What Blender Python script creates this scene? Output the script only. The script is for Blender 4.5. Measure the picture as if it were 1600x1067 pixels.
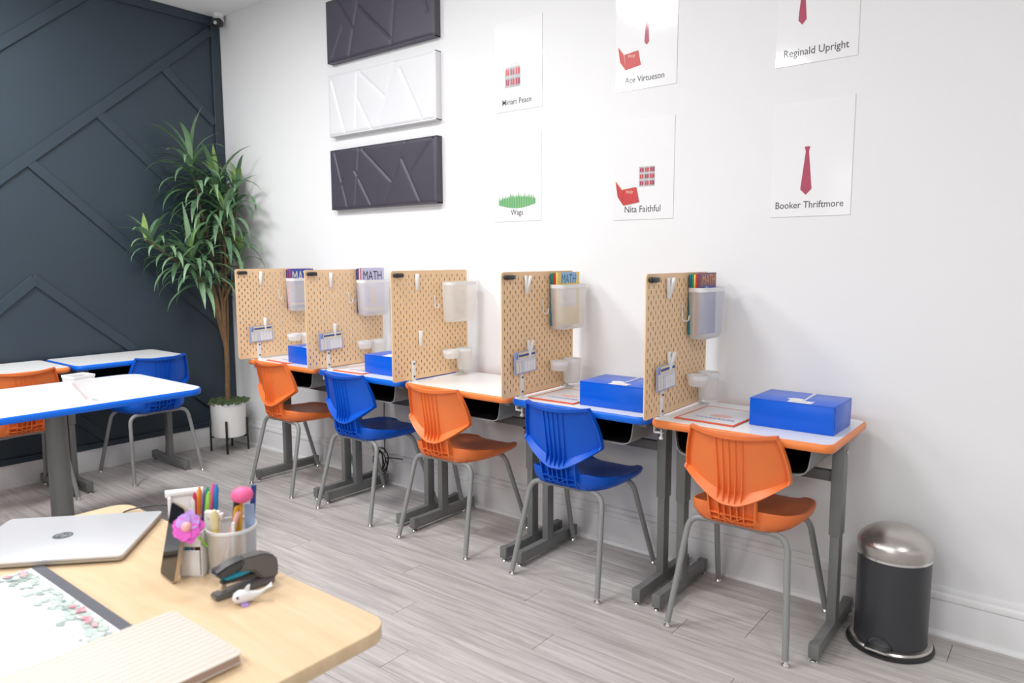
import bpy, bmesh, math, random
from mathutils import Vector, Matrix
random.seed(7)
PI = math.pi
S = bpy.context.scene
C = S.collection
for o in list(bpy.data.objects):
    bpy.data.objects.remove(o)

# ------------------------------------------------------------------ camera
YAW, PITCH, ROLL = 0.6699, 0.114, -0.0031
cam_d = bpy.data.cameras.new('camera')
cam_d.sensor_width = 36.0
cam_d.lens = 1129.18 / 1600 * 36
cam_d.clip_start = 0.02
cam = bpy.data.objects.new('camera', cam_d)
C.objects.link(cam)
cy, sy, cp, sp = math.cos(YAW), math.sin(YAW), math.cos(PITCH), math.sin(PITCH)
fw = Vector((-sy * cp, cy * cp, -sp)); rt = Vector((cy, sy, 0)); up = rt.cross(fw)
cr, sr = math.cos(ROLL), math.sin(ROLL)
X = cr * rt + sr * up; Y = -sr * rt + cr * up
M = Matrix.Identity(4)
for i in range(3):
    M[i][0] = X[i]; M[i][1] = Y[i]; M[i][2] = -fw[i]
M.translation = (5.1933, -3.0462, 1.4171)
cam.matrix_world = M
cam_d.dof.use_dof = True
cam_d.dof.focus_distance = 3.3
cam_d.dof.aperture_fstop = 3.4
S.camera = cam

# ------------------------------------------------------------------ world, lights, exposure
w = bpy.data.worlds.new('world'); S.world = w
w.use_nodes = True
w.node_tree.nodes['Background'].inputs[0].default_value = (1, 1, 1, 1)
w.node_tree.nodes['Background'].inputs[1].default_value = 0.3
def area(name, loc, sx, sy_, power, col=(0.985, 0.992, 1.0)):
    d = bpy.data.lights.new(name, 'AREA'); d.shape = 'RECTANGLE'; d.size = sx; d.size_y = sy_
    d.energy = power; d.color = col
    o = bpy.data.objects.new(name, d); o.location = loc; C.objects.link(o); return o
# ceiling lights: two placed from poster glare, others unseen, rightmost added to brighten pegboards
for (x, y, pw) in [(1.14, -1.98, 46), (2.75, -1.78, 34), (1.14, -3.9, 34), (2.75, -3.9, 28), (4.4, -3.9, 28), (6.4, -2.5, 26)]:
    area('ceiling_lamp', (x, y, 3.17), 0.6, 0.6, pw)
# added soft frontal fill, set in a made-up window behind the camera
wl = area('frontal_fill', (4.2, -6.28, 1.75), 3.0, 1.7, 32, (0.97, 0.985, 1.0)); wl.rotation_euler = (PI / 2, 0, 0)
S.view_settings.view_transform = 'Standard'
S.view_settings.look = 'None'
S.view_settings.gamma = 1.0
S.view_settings.use_curve_mapping = False
S.view_settings.exposure = 0.10

# ------------------------------------------------------------------ materials
MAT = {}
def mat(name, rgb, rough=0.5, metal=0.0, spec=0.5, var=0.06, vscale=8.0, bump=0.0, bscale=60.0, coat=0.0, trans=0.0, alpha=1.0):
    if name in MAT: return MAT[name]
    m = bpy.data.materials.new(name); m.use_nodes = True
    n = m.node_tree.nodes; l = m.node_tree.links; b = n['Principled BSDF']
    tc = n.new('ShaderNodeTexCoord'); nz = n.new('ShaderNodeTexNoise')
    nz.inputs['Scale'].default_value = vscale; nz.inputs['Detail'].default_value = 3
    l.new(tc.outputs['Object'], nz.inputs['Vector'])
    mr = n.new('ShaderNodeMapRange'); l.new(nz.outputs['Fac'], mr.inputs['Value'])
    mr.inputs['To Min'].default_value = 1 - var; mr.inputs['To Max'].default_value = 1 + var
    mx = n.new('ShaderNodeMix'); mx.data_type = 'RGBA'; mx.blend_type = 'MULTIPLY'
    mx.inputs[0].default_value = 1.0; mx.inputs[6].default_value = (*rgb, 1)
    l.new(mr.outputs['Result'], mx.inputs[7]); l.new(mx.outputs[2], b.inputs['Base Color'])
    b.inputs['Roughness'].default_value = rough; b.inputs['Metallic'].default_value = metal
    b.inputs['Specular IOR Level'].default_value = spec
    b.inputs['Coat Weight'].default_value = coat; b.inputs['Coat Roughness'].default_value = 0.08
    b.inputs['Transmission Weight'].default_value = trans; b.inputs['Alpha'].default_value = alpha
    if bump:
        nb = n.new('ShaderNodeTexNoise'); nb.inputs['Scale'].default_value = bscale; nb.inputs['Detail'].default_value = 4
        l.new(tc.outputs['Object'], nb.inputs['Vector'])
        bp = n.new('ShaderNodeBump'); bp.inputs['Strength'].default_value = bump; bp.inputs['Distance'].default_value = 0.003
        l.new(nb.outputs['Fac'], bp.inputs['Height']); l.new(bp.outputs['Normal'], b.inputs['Normal'])
    MAT[name] = m; return m
def grain_mat(name, c1, c2, rough, sx, sy_, sz, rnd=0.0, bump=0.15, spec=0.5):
    """streaked wood: noise stretched along local x"""
    m = bpy.data.materials.new(name); m.use_nodes = True; MAT[name] = m
    n = m.node_tree.nodes; l = m.node_tree.links; b = n['Principled BSDF']
    tc = n.new('ShaderNodeTexCoord'); oi = n.new('ShaderNodeObjectInfo')
    ad = n.new('ShaderNodeVectorMath'); ad.operation = 'ADD'
    sc = n.new('ShaderNodeVectorMath'); sc.operation = 'SCALE'; sc.inputs[0].default_value = (31, 17, 5)
    l.new(oi.outputs['Random'], sc.inputs['Scale'])
    l.new(tc.outputs['Object'], ad.inputs[0]); l.new(sc.outputs[0], ad.inputs[1])
    mp = n.new('ShaderNodeMapping'); mp.inputs['Scale'].default_value = (sx, sy_, sz); l.new(ad.outputs[0], mp.inputs['Vector'])
    nz = n.new('ShaderNodeTexNoise'); nz.inputs['Scale'].default_value = 1; nz.inputs['Detail'].default_value = 6; nz.inputs['Roughness'].default_value = 0.65
    nz.inputs['Distortion'].default_value = 0.6
    l.new(mp.outputs[0], nz.inputs['Vector'])
    cr_ = n.new('ShaderNodeValToRGB'); cr_.color_ramp.elements[0].position = 0.32; cr_.color_ramp.elements[1].position = 0.66
    cr_.color_ramp.elements[0].color = (*c1, 1); cr_.color_ramp.elements[1].color = (*c2, 1)
    l.new(nz.outputs['Fac'], cr_.inputs[0])
    mr = n.new('ShaderNodeMapRange'); mr.inputs['To Min'].default_value = 1 - rnd; mr.inputs['To Max'].default_value = 1 + rnd
    l.new(oi.outputs['Random'], mr.inputs['Value'])
    mx = n.new('ShaderNodeMix'); mx.data_type = 'RGBA'; mx.blend_type = 'MULTIPLY'; mx.inputs[0].default_value = 1
    l.new(cr_.outputs[0], mx.inputs[6]); l.new(mr.outputs[0], mx.inputs[7]); l.new(mx.outputs[2], b.inputs['Base Color'])
    b.inputs['Roughness'].default_value = rough; b.inputs['Specular IOR Level'].default_value = spec
    bp = n.new('ShaderNodeBump'); bp.inputs['Strength'].default_value = bump; bp.inputs['Distance'].default_value = 0.002
    l.new(nz.outputs['Fac'], bp.inputs['Height']); l.new(bp.outputs['Normal'], b.inputs['Normal'])
    return m
def mesh_plastic(name, k, hole, tint=(0.93, 0.93, 0.925)):
    """finely perforated translucent plastic: dots see-through, web white"""
    m = bpy.data.materials.new(name); m.use_nodes = True; MAT[name] = m
    n = m.node_tree.nodes; l = m.node_tree.links
    for q in list(n): n.remove(q)
    out = n.new('ShaderNodeOutputMaterial'); tc = n.new('ShaderNodeTexCoord'); sp_ = n.new('ShaderNodeSeparateXYZ')
    l.new(tc.outputs['UV'], sp_.inputs[0])
    def sn(o):
        a = n.new('ShaderNodeMath'); a.operation = 'MULTIPLY'; l.new(o, a.inputs[0]); a.inputs[1].default_value = k
        s = n.new('ShaderNodeMath'); s.operation = 'SINE'; l.new(a.outputs[0], s.inputs[0]); return s.outputs[0]
    pr = n.new('ShaderNodeMath'); pr.operation = 'MULTIPLY'; l.new(sn(sp_.outputs[0]), pr.inputs[0]); l.new(sn(sp_.outputs[1]), pr.inputs[1])
    gt = n.new('ShaderNodeMath'); gt.operation = 'GREATER_THAN'; l.new(pr.outputs[0], gt.inputs[0]); gt.inputs[1].default_value = hole
    fc = n.new('ShaderNodeMapRange'); l.new(gt.outputs[0], fc.inputs['Value']); fc.inputs['To Min'].default_value = 0.08; fc.inputs['To Max'].default_value = 0.82
    pb = n.new('ShaderNodeBsdfPrincipled'); pb.inputs['Base Color'].default_value = (*tint, 1); pb.inputs['Roughness'].default_value = 0.4
    tl = n.new('ShaderNodeBsdfTranslucent'); tl.inputs[0].default_value = (*tint, 1)
    m1 = n.new('ShaderNodeMixShader'); m1.inputs[0].default_value = 0.4; l.new(pb.outputs[0], m1.inputs[1]); l.new(tl.outputs[0], m1.inputs[2])
    tr = n.new('ShaderNodeBsdfTransparent'); m2 = n.new('ShaderNodeMixShader')
    l.new(fc.outputs[0], m2.inputs[0]); l.new(m1.outputs[0], m2.inputs[1]); l.new(tr.outputs[0], m2.inputs[2]); l.new(m2.outputs[0], out.inputs[0])
    return m

wall_white = mat('wall_white', (0.86, 0.86, 0.865), 0.6, var=0.008, vscale=2, bump=0.03, bscale=180, spec=0.25)
wall_grey = mat('wall_pale', (0.84, 0.84, 0.845), 0.7, var=0.02)
ceil_white = mat('ceiling_white', (0.88, 0.88, 0.88), 0.8, var=0.02, bump=0.05, bscale=90)
trim_white = mat('trim_white', (0.84, 0.84, 0.84), 0.35, var=0.01)
navy_paint = mat('navy_paint', (0.030, 0.047, 0.064), 0.42, var=0.08, vscale=3, bump=0.05, bscale=120, spec=0.45)
floor_plank = grain_mat('grey_plank', (0.37, 0.343, 0.330), (0.62, 0.582, 0.562), 0.42, 2.2, 42, 6, rnd=0.05, bump=0.12)
floor_gap = mat('floor_gap', (0.10, 0.09, 0.085), 0.9)
orange = mat('orange_plastic', (0.86, 0.20, 0.045), 0.42, var=0.03, bump=0.04, bscale=400)
blue = mat('blue_plastic', (0.002, 0.095, 0.58), 0.40, spec=0.35, var=0.03, bump=0.04, bscale=400)
orange_edge = mat('orange_edge_band', (0.87, 0.24, 0.055), 0.35, var=0.02)
blue_edge = mat('blue_edge_band', (0.003, 0.14, 0.72), 0.33, spec=0.35, var=0.02)
laminate = mat('white_laminate', (0.88, 0.88, 0.88), 0.28, var=0.01)
backing = mat('dark_backing', (0.09, 0.075, 0.06), 0.8)
grey_steel = mat('grey_painted_steel', (0.17, 0.174, 0.17), 0.38, var=0.03, bump=0.03, bscale=300)
chair_steel = mat('chair_leg_steel', (0.27, 0.275, 0.27), 0.3, var=0.03, bump=0.03, bscale=300)
grey_dark = mat('dark_grey_steel', (0.10, 0.10, 0.098), 0.45, var=0.04)
grey_tray = mat('grey_tray_plastic', (0.30, 0.30, 0.30), 0.45, var=0.04)
black_tray = mat('black_tray_inside', (0.012, 0.012, 0.013), 0.5)
chrome = mat('chrome', (0.75, 0.74, 0.72), 0.18, metal=1.0, var=0.03)
brushed = mat('brushed_steel', (0.58, 0.55, 0.52), 0.30, metal=1.0, var=0.12, vscale=25)
black = mat('black_plastic', (0.018, 0.018, 0.02), 0.4)
black_metal = mat('black_metal', (0.012, 0.012, 0.013), 0.45)
pegwood = mat('pegboard_hardboard', (0.90, 0.625, 0.37), 0.5, var=0.05, vscale=30, bump=0.04, bscale=300)
pegcore = mat('hardboard_core', (0.26, 0.15, 0.065), 0.8)
white_plastic = mat('white_plastic', (0.82, 0.82, 0.82), 0.35, var=0.015)
basket_mesh = mesh_plastic('perforated_plastic', 1500.0, 0.22)
cup_mesh = mesh_plastic('perforated_cup_plastic', 1500.0, 0.35, (0.92, 0.92, 0.915))
box_blue = mat('blue_card', (0.0, 0.105, 0.66), 0.3, spec=0.3, var=0.02, vscale=4, coat=0.12)
paper = mat('white_paper', (0.84, 0.84, 0.85), 0.6, var=0.01)
gloss_paper = mat('laminated_paper', (0.88, 0.88, 0.885), 0.5, var=0.005, coat=1.0)
ink = mat('grey_ink', (0.055, 0.055, 0.06), 0.5, coat=0.6)
def flat(name, r, g, b, rough=0.5, coat=0.0):
    return mat(name, (r, g, b), rough, var=0.03, vscale=20, coat=coat)

# ------------------------------------------------------------------ mesh builder
class MB:
    def __init__(s): s.v = []; s.f = []; s.m = []; s.uv = {}
    def add(s, verts, faces, mi=0):
        b = len(s.v); s.v += [tuple(p) for p in verts]
        for f in faces: s.f.append(tuple(b + i for i in f)); s.m.append(mi)
        return b
    def box(s, x0, x1, y0, y1, z0, z1, bev=0.0, mi=0, seg=2, mx=None):
        bm = bmesh.new(); bmesh.ops.create_cube(bm, size=1)
        for v in bm.verts: v.co = ((x0 + x1) / 2 + v.co.x * (x1 - x0), (y0 + y1) / 2 + v.co.y * (y1 - y0), (z0 + z1) / 2 + v.co.z * (z1 - z0))
        if bev: bmesh.ops.bevel(bm, geom=list(bm.edges), offset=bev, segments=seg, affect='EDGES', profile=0.5)
        s.frombm(bm, mi, mx); return s
    def frombm(s, bm, mi=0, mx=None):
        bm.verts.ensure_lookup_table(); bm.verts.index_update()
        s.add([(mx @ v.co if mx else v.co) for v in bm.verts], [[v.index for v in f.verts] for f in bm.faces], mi); bm.free()
    def tube(s, pts, r, n=12, mi=0, cap=True):
        pts = [Vector(p) for p in pts]; rs = r if isinstance(r, (list, tuple)) else [r] * len(pts)
        rings = []; prev = None
        for i, p in enumerate(pts):
            t = ((pts[i] - pts[i - 1]).normalized() if i else Vector()) + ((pts[i + 1] - pts[i]).normalized() if i < len(pts) - 1 else Vector())
            t.normalize()
            if prev is None:
                a = Vector((0, 0, 1)) if abs(t.z) < 0.9 else Vector((1, 0, 0)); u = t.cross(a).normalized()
            else:
                u = (prev - t * prev.dot(t)).normalized()
            prev = u; q = t.cross(u)
            rings.append([p + (u * math.cos(2 * PI * k / n) + q * math.sin(2 * PI * k / n)) * rs[i] for k in range(n)])
        b = len(s.v); fs = []
        for i in range(len(rings) - 1):
            for k in range(n):
                fs.append((i * n + k, i * n + (k + 1) % n, (i + 1) * n + (k + 1) % n, (i + 1) * n + k))
        if cap: fs += [tuple(range(n))[::-1], tuple((len(rings) - 1) * n + k for k in range(n))]
        s.add([p for rg in rings for p in rg], fs, mi); return s
    def lathe(s, prof, n=32, c=(0, 0, 0), mi=0, sx=1.0, sy_=1.0, mis=None):
        vs = []; fs = []
        for (r, z) in prof:
            for k in range(n): vs.append((c[0] + r * sx * math.cos(2 * PI * k / n), c[1] + r * sy_ * math.sin(2 * PI * k / n), c[2] + z))
        b = len(s.v); s.v += vs
        for i in range(len(prof) - 1):
            for k in range(n):
                s.f.append(tuple(b + q for q in (i * n + k, i * n + (k + 1) % n, (i + 1) * n + (k + 1) % n, (i + 1) * n + k))); s.m.append(mis[i] if mis else mi)
        return s
    def prism(s, poly, z0, z1, mi=0, mi_side=None, bev=0.0, seg=2):
        bm = bmesh.new(); vs = [bm.verts.new((p[0], p[1], z0)) for p in poly]; f = bm.faces.new(vs)
        r = bmesh.ops.extrude_face_region(bm, geom=[f]); 
        for v in r['geom']:
            if isinstance(v, bmesh.types.BMVert): v.co.z = z1
        bmesh.ops.recalc_face_normals(bm, faces=bm.faces)
        if bev:
            es = [e for e in bm.edges if abs(e.verts[0].co.z - e.verts[1].co.z) < 1e-7]
            bmesh.ops.bevel(bm, geom=es, offset=bev, segments=seg, affect='EDGES', profile=0.5)
        s.frombm(bm, mi); return s
    def grid(s, P, nu, nv, mi=0, closed_u=False):
        vs = [P(i, j) for j in range(nv) for i in range(nu)]; fs = []
        for j in range(nv - 1):
            for i in range(nu if closed_u else nu - 1):
                fs.append((j * nu + i, j * nu + (i + 1) % nu, (j + 1) * nu + (i + 1) % nu, (j + 1) * nu + i))
        s.add(vs, fs, mi); return s
    def build(s, name, mats, parent=None, smooth=35, uv=None):
        me = bpy.data.meshes.new(name); me.from_pydata(s.v, [], s.f)
        if not isinstance(mats, (list, tuple)): mats = [mats]
        for m in mats: me.materials.append(m)
        me.polygons.foreach_set('material_index', s.m)
        if uv:
            ul = me.uv_layers.new(name='UVMap')
            for lp in me.loops: ul.data[lp.index].uv = uv(s.v[lp.vertex_index])
        bm = bmesh.new(); bm.from_mesh(me); bmesh.ops.recalc_face_normals(bm, faces=bm.faces); bm.to_mesh(me); bm.free()
        if smooth:
            me.polygons.foreach_set('use_smooth', [True] * len(me.polygons)); me.set_sharp_from_angle(angle=math.radians(smooth))
        return link(name, me, parent)
def link(name, me, parent=None):
    o = bpy.data.objects.new(name, me); C.objects.link(o)
    if parent: o.parent = parent
    return o
def thing(name, label, cat, loc=(0, 0, 0), rz=0.0, group=None):
    o = bpy.data.objects.new(name, None); o.empty_display_size = 0.05; C.objects.link(o)
    o.location = loc; o.rotation_euler = (0, 0, rz); return tag(o, label, cat, group)
def tag(o, label, cat, group=None):
    o['label'] = label; o['category'] = cat
    if group: o['group'] = group
    return o
def struct(o): o['kind'] = 'structure'; return o
def copy_tree(o, parent=None):
    c = o.copy(); C.objects.link(c)
    if parent: c.parent = parent
    for ch in list(o.children): copy_tree(ch, c)
    return c
def rrect(x0, x1, y0, y1, r, n=6):
    pts = []
    for cx_, cy_, a0 in ((x1 - r, y0 + r, -PI / 2), (x1 - r, y1 - r, 0), (x0 + r, y1 - r, PI / 2), (x0 + r, y0 + r, PI)):
        for k in range(n + 1):
            a = a0 + PI / 2 * k / n; pts.append((cx_ + r * math.cos(a), cy_ + r * math.sin(a)))
    return pts
def fillet(pts, r, n=6):
    pts = [Vector(p) for p in pts]; out = [pts[0]]
    for i in range(1, len(pts) - 1):
        a = (pts[i - 1] - pts[i]); b = (pts[i + 1] - pts[i]); rr = min(r, a.length * 0.49, b.length * 0.49)
        p0 = pts[i] + a.normalized() * rr; p1 = pts[i] + b.normalized() * rr
        for k in range(n + 1):
            t = k / n; out.append(p0 * (1 - t) ** 2 + pts[i] * 2 * t * (1 - t) + p1 * t * t)
    out.append(pts[-1]); return out
TXT = {}
def text2d(s, bold=0.0):
    """flat letter outlines of a string, baseline at 0, unit cap height about 0.7"""
    key = (s, bold)
    if key in TXT: return TXT[key]
    cu = bpy.data.curves.new('t', 'FONT'); cu.body = s; cu.offset = bold; cu.resolution_u = 3; cu.fill_mode = 'FRONT'
    o = bpy.data.objects.new('t', cu); C.objects.link(o)
    bpy.context.view_layer.update()
    dg = bpy.context.evaluated_depsgraph_get(); me = bpy.data.meshes.new_from_object(o.evaluated_get(dg))
    v = [(p.co.x, p.co.y) for p in me.vertices]; f = [tuple(p.vertices) for p in me.polygons]
    bpy.data.objects.remove(o); bpy.data.curves.remove(cu); bpy.data.meshes.remove(me)
    x0 = min(p[0] for p in v); x1 = max(p[0] for p in v)
    TXT[key] = ([((p[0] - x0) / (x1 - x0), p[1] / (x1 - x0)) for p in v], f); return TXT[key]
class Print:
    """flat ink on a surface: local 2D (u,v) placed on a plane o + u*U + v*V, lifted along N"""
    def __init__(s, o, U, V, lift=0.0006):
        s.o = Vector(o); s.U = Vector(U).normalized(); s.V = Vector(V).normalized(); s.N = s.U.cross(s.V); s.l = lift
        s.mb = MB(); s.mats = []; s.k = 0
    def mi(s, m):
        if m not in s.mats: s.mats.append(m)
        return s.mats.index(m)
    def P(s, u, v): return s.o + s.U * u + s.V * v + s.N * (s.l + s.k * 0.00012)
    def poly(s, pts, m): s.mb.add([s.P(*p) for p in pts], [tuple(range(len(pts)))], s.mi(m)); s.k += 1; return s
    def rect(s, u0, u1, v0, v1, m): return s.poly([(u0, v0), (u1, v0), (u1, v1), (u0, v1)], m)
    def ell(s, u, v, a, b, m, n=20): return s.poly([(u + a * math.cos(2 * PI * k / n), v + b * math.sin(2 * PI * k / n)) for k in range(n)], m)
    def text(s, t, u, v, width, m, hs=1.0, bold=0.0, slant=0.0):
        vs, fs = text2d(t, bold)
        s.mb.add([s.P(u + (p[0] + slant * p[1] ) * width, v + p[1] * width * hs) for p in vs], fs, s.mi(m)); s.k += 1; return s
    def build(s, name, parent): return s.mb.build(name, s.mats, parent, smooth=0)

# ================================================================== SETTING
RX, RY, H = 8.0, -6.2, 3.193
floor = struct(MB().box(0, RX, RY, 0, -0.06, -0.004).build('floor', floor_gap, smooth=0))
def plank_mesh(L):
    g = 0.0009
    return MB().prism([(g, g), (L - g, g), (L - g, 0.14 - g), (g, 0.14 - g)], -0.004, 0.0, bev=0.0006, seg=1).build('plank', floor_plank, smooth=0)
pl_cache = {}
def plank(x, y, L):
    key = round(L, 3)
    if key not in pl_cache:
        o = plank_mesh(L); pl_cache[key] = o.data
    else: o = link('plank', pl_cache[key])
    o.parent = floor; o.location = (x, y, 0)
row = 0; ytop = -0.07
# the first half row along the wall, then full rows
starts = [0.9, 0.55, 1.28, 0.2, 1.05, 0.45, 1.35, 0.7, 0.1, 0.95, 0.35, 1.2]
yb = -0.07
rows = [(-0.07, 0)]
while yb > RY: rows.append((yb - 0.14, row)); yb -= 0.14; row += 1
for k, (y0, _) in enumerate(rows):
    st = starts[k % 12]
    if k == 3: st = 4.28 - 3.0          # a visible end joint
    if k == 1: st = 4.9 - 4.5
    x = st - 1.5
    while x < RX - 0.02:
        a = max(0, x); b = min(RX, x + 1.5)
        if b - a > 0.03:
            if k == 0: pass
            plank(a, y0, b - a)
        x += 1.5
ceiling = struct(MB().box(0, RX, RY, 0, H, H + 0.06).build('ceiling', ceil_white, smooth=0))
wall_back = struct(MB().box(-0.1, RX, 0.0, 0.1, -0.06, H + 0.06).build('wall_back', wall_white, smooth=0))
wall_left = struct(MB().box(-0.1, 0.0, RY, 0.0, -0.06, H + 0.06).build('wall_left', navy_paint, smooth=0))
wall_right = struct(MB().box(RX, RX + 0.1, RY, 0.1, -0.06, H + 0.06).build('wall_right', wall_grey, smooth=0))
wf = MB(); wf.box(-0.1, 2.7, RY - 0.1, RY, -0.06, H + 0.06); wf.box(5.7, RX + 0.1, RY - 0.1, RY, -0.06, H + 0.06); wf.box(2.7, 5.7, RY - 0.1, RY, -0.06, 0.9); wf.box(2.7, 5.7, RY - 0.1, RY, 2.6, H + 0.06)  # opening left for the added window
wall_front = struct(wf.build('wall_front', wall_grey, smooth=0))
wf = MB(); wf.box(2.7, 5.7, RY - 0.07, RY + 0.02, 0.9, 0.95); wf.box(2.7, 5.7, RY - 0.07, RY + 0.02, 2.55, 2.6)
for xx in (2.7, 3.675, 4.675, 5.65): wf.box(xx, xx + 0.05, RY - 0.07, RY + 0.02, 0.95, 2.55)
added_window = struct(wf.build('added_window', trim_white, smooth=0))  # unseen window frame, added around the frontal fill light
# moulded baseboard on the white wall, swept along x
prof = [(0, 0), (-0.014, 0), (-0.014, 0.128), (-0.012, 0.134), (-0.019, 0.140), (-0.019, 0.156), (-0.016, 0.162), (-0.011, 0.166), (-0.011, 0.176), (-0.007, 0.187), (0, 0.187)]
mb = MB(); n = len(prof)
mb.add([(0.012, p[0], p[1]) for p in prof] + [(RX, p[0], p[1]) for p in prof], [(i, (i + 1) % n, n + (i + 1) % n, n + i) for i in range(n)])
baseboard_back = struct(mb.build('baseboard_back', trim_white, smooth=30))
q = [(-0.0135, 0)] + [(-0.0135 - 0.016 * math.cos(a), 0.018 * math.sin(a)) for a in [PI / 2 * k / 5 for k in range(6)]]
mb = MB(); n = len(q)
mb.add([(0.012, p[0], p[1]) for p in q] + [(RX, p[0], p[1]) for p in q], [(i, (i + 1) % n, n + (i + 1) % n, n + i) for i in range(n)])
mb.build('shoe_moulding', trim_white, baseboard_back, smooth=40)
baseboard_left = struct(MB().box(0.0, 0.014, RY, -0.0, 0, 0.149, 0.002).build('baseboard_left', trim_white))
# navy battens on the dark wall, each a board of its own
def batten(p, q_, wd=0.062, th=0.018, parent=wall_left):
    a = Vector((0, p[0], p[1])); b = Vector((0, q_[0], q_[1])); d = (b - a).normalized(); nn = Vector((0, -d.z, d.y))
    L = (b - a).length
    mx = Matrix(((0, 0, 1, 0), (d.y, nn.y, 0, a.y), (d.z, nn.z, 0, a.z), (0, 0, 0, 1)))
    return MB().box(0, L, -wd / 2, wd / 2, 0.0, th, 0.0015, mx=mx, seg=1).build('batten', navy_paint, parent)
batten((-0.036, 0.15), (-0.036, H), 0.068, 0.020)
batten((RY, H - 0.033), (-0.07, H - 0.033), 0.062, 0.020)
batten((RY, 0.168), (-0.07, 0.168), 0.038, 0.020)
sl = 0.842
def along(y): return 1.912 + sl * (y + 1.473)
batten((-3.55, along(-3.55)), (-0.075, along(-0.075)))
batten((-3.2, 2.706 + sl * (-3.2 + 1.417)), (-0.87, 2.706 + sl * (-0.87 + 1.417)))
def down(p, sl2, ye=-0.07): batten(p, (ye, p[1] + sl2 * (ye - p[0])), th=0.0165)
down((-1.31, 2.02), -0.905)
down((-0.885, 2.375), -0.90)
down((-0.455, 2.775), -0.90)
batten((-3.3, 1.295 - sl * 1.965), (-1.335, 1.295))
down((-1.345, 1.305), -0.865, -0.15)
batten((-1.75, 0.915), (-0.96, 0.2))
# ================================================================== STUDENT DESKS
def build_desk(edge, label, loc, rz):
    t = thing('student_desk', label, 'desk', loc, rz, 'student desks')
    top = MB(); out = rrect(-0.343, 0.343, -0.25, 0.25, 0.042); inn = rrect(-0.334, 0.334, -0.241, 0.241, 0.035)
    top.prism(inn, 0.764, 0.790).build('desktop', laminate, t, smooth=0)
    MB().prism(rrect(-0.330, 0.330, -0.237, 0.237, 0.033), 0.7600, 0.7635).build('underside', backing, t, smooth=0)
    # bullnose edge band swept round the outline
    pr = [(0.0, 0.0302), (0.35, 0.0300), (0.8, 0.0245), (1.0, 0.015), (0.8, 0.0055), (0.35, 0.0), (-0.3, 0.0)]
    mb = MB(); n = len(out)
    mb.grid(lambda i, j: (inn[i][0] + (out[i][0] - inn[i][0]) * pr[j][0], inn[i][1] + (out[i][1] - inn[i][1]) * pr[j][0], 0.760 + pr[j][1]), n, len(pr), closed_u=True)
    mb.build('edge_band', edge, t, smooth=50)
    # open-fronted book tray, u-shaped shell
    sec = fillet([(-0.262, 0, 0.762), (-0.248, 0, 0.652), (0.248, 0, 0.652), (0.262, 0, 0.762)], 0.045, 6)
    mb = MB(); k = len(sec); th = 0.004
    inner = [Vector((p.x * 0.984, 0, p.z + th * (0.4 if abs(p.x) > 0.23 else 1.0))) for p in sec]
    ring = sec + inner[::-1]; n = len(ring)
    mb.add([(p.x, -0.19, p.z) for p in ring] + [(p.x, 0.17, p.z) for p in ring], [(i, (i + 1) % n, n + (i + 1) % n, n + i) for i in range(n)]
           + [(i, i + 1, n - 2 - i, n - 1 - i) for i in range(k - 1)] + [(n + i, n + i + 1, n + n - 2 - i, n + n - 1 - i) for i in range(k - 1)])
    mb.build('book_tray', grey_tray, t, smooth=40)
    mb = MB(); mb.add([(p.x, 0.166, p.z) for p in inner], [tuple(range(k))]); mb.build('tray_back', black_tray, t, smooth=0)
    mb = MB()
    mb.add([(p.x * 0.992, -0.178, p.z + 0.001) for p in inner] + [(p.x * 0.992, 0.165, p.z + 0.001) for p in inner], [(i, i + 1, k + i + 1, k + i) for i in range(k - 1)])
    mb.build('tray_inside', black_tray, t, smooth=40)  # thin black sheet just inside the grey shell
    for s in (-1, 1):
        x = s * 0.305
        leg = MB().box(x - 0.017, x + 0.017, -0.022, 0.028, 0.06, 0.44, 0.004).build('leg', grey_steel, t)
        MB().box(x - 0.021, x + 0.021, -0.027, 0.033, 0.40, 0.745, 0.004).build('sleeve', grey_steel, leg)
        MB().box(x - 0.018, x + 0.018, -0.20, 0.20, 0.742, 0.761, 0.003).build('support_arm', grey_steel, leg)
        MB().tube([(x + s * 0.02, 0.0, 0.715), (x + s * 0.026, 0.0, 0.715)], 0.008, 10).build('bolt', chrome, leg)
        foot = MB().box(x - 0.0165, x + 0.0165, -0.225, 0.235, 0.018, 0.068, 0.003).build('foot', grey_steel, t)
        for yy in (-0.232, 0.205):
            MB().box(x - 0.0185, x + 0.0185, yy, yy + 0.032, 0.016, 0.070, 0.003).build('end_cap', grey_steel, foot)
            MB().lathe([(0.0, 0.0), (0.013, 0.0), (0.014, 0.005), (0.009, 0.010), (0.006, 0.012), (0.006, 0.02), (0, 0.02)], 14, (x, yy + 0.016, 0.0)).build('glide', chrome, foot)
    MB().box(-0.30, 0.30, -0.012, 0.012, 0.600, 0.640, 0.002).build('crossbar', grey_dark, t)
    return t
DX = [1.395, 2.11, 2.826, 3.528, 4.228]
DY = -0.285
names = ['orange-edged desk in the white wall row, the one nearest the potted plant',
         'blue-edged desk in the white wall row, between two orange-edged desks and the second pegboard',
         'orange-edged desk with an empty top, middle of the row along the white wall',
         'blue-edged desk in the white wall row, beside the orange desk nearest the bin',
         'orange-edged desk with a blue box on it, nearest the step bin']
desks = [build_desk(orange_edge if i % 2 == 0 else blue_edge, names[i], (DX[i], DY, 0), 0) for i in range(5)]
desk_b = build_desk(blue_edge, 'blue-edged desk against the dark navy wall, beside the potted plant', (0.287, -0.985, 0), PI / 2)
desk_o = build_desk(orange_edge, 'orange-edged desk against the dark navy wall, cut by the left edge', (0.287, -1.69, 0), PI / 2)

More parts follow.
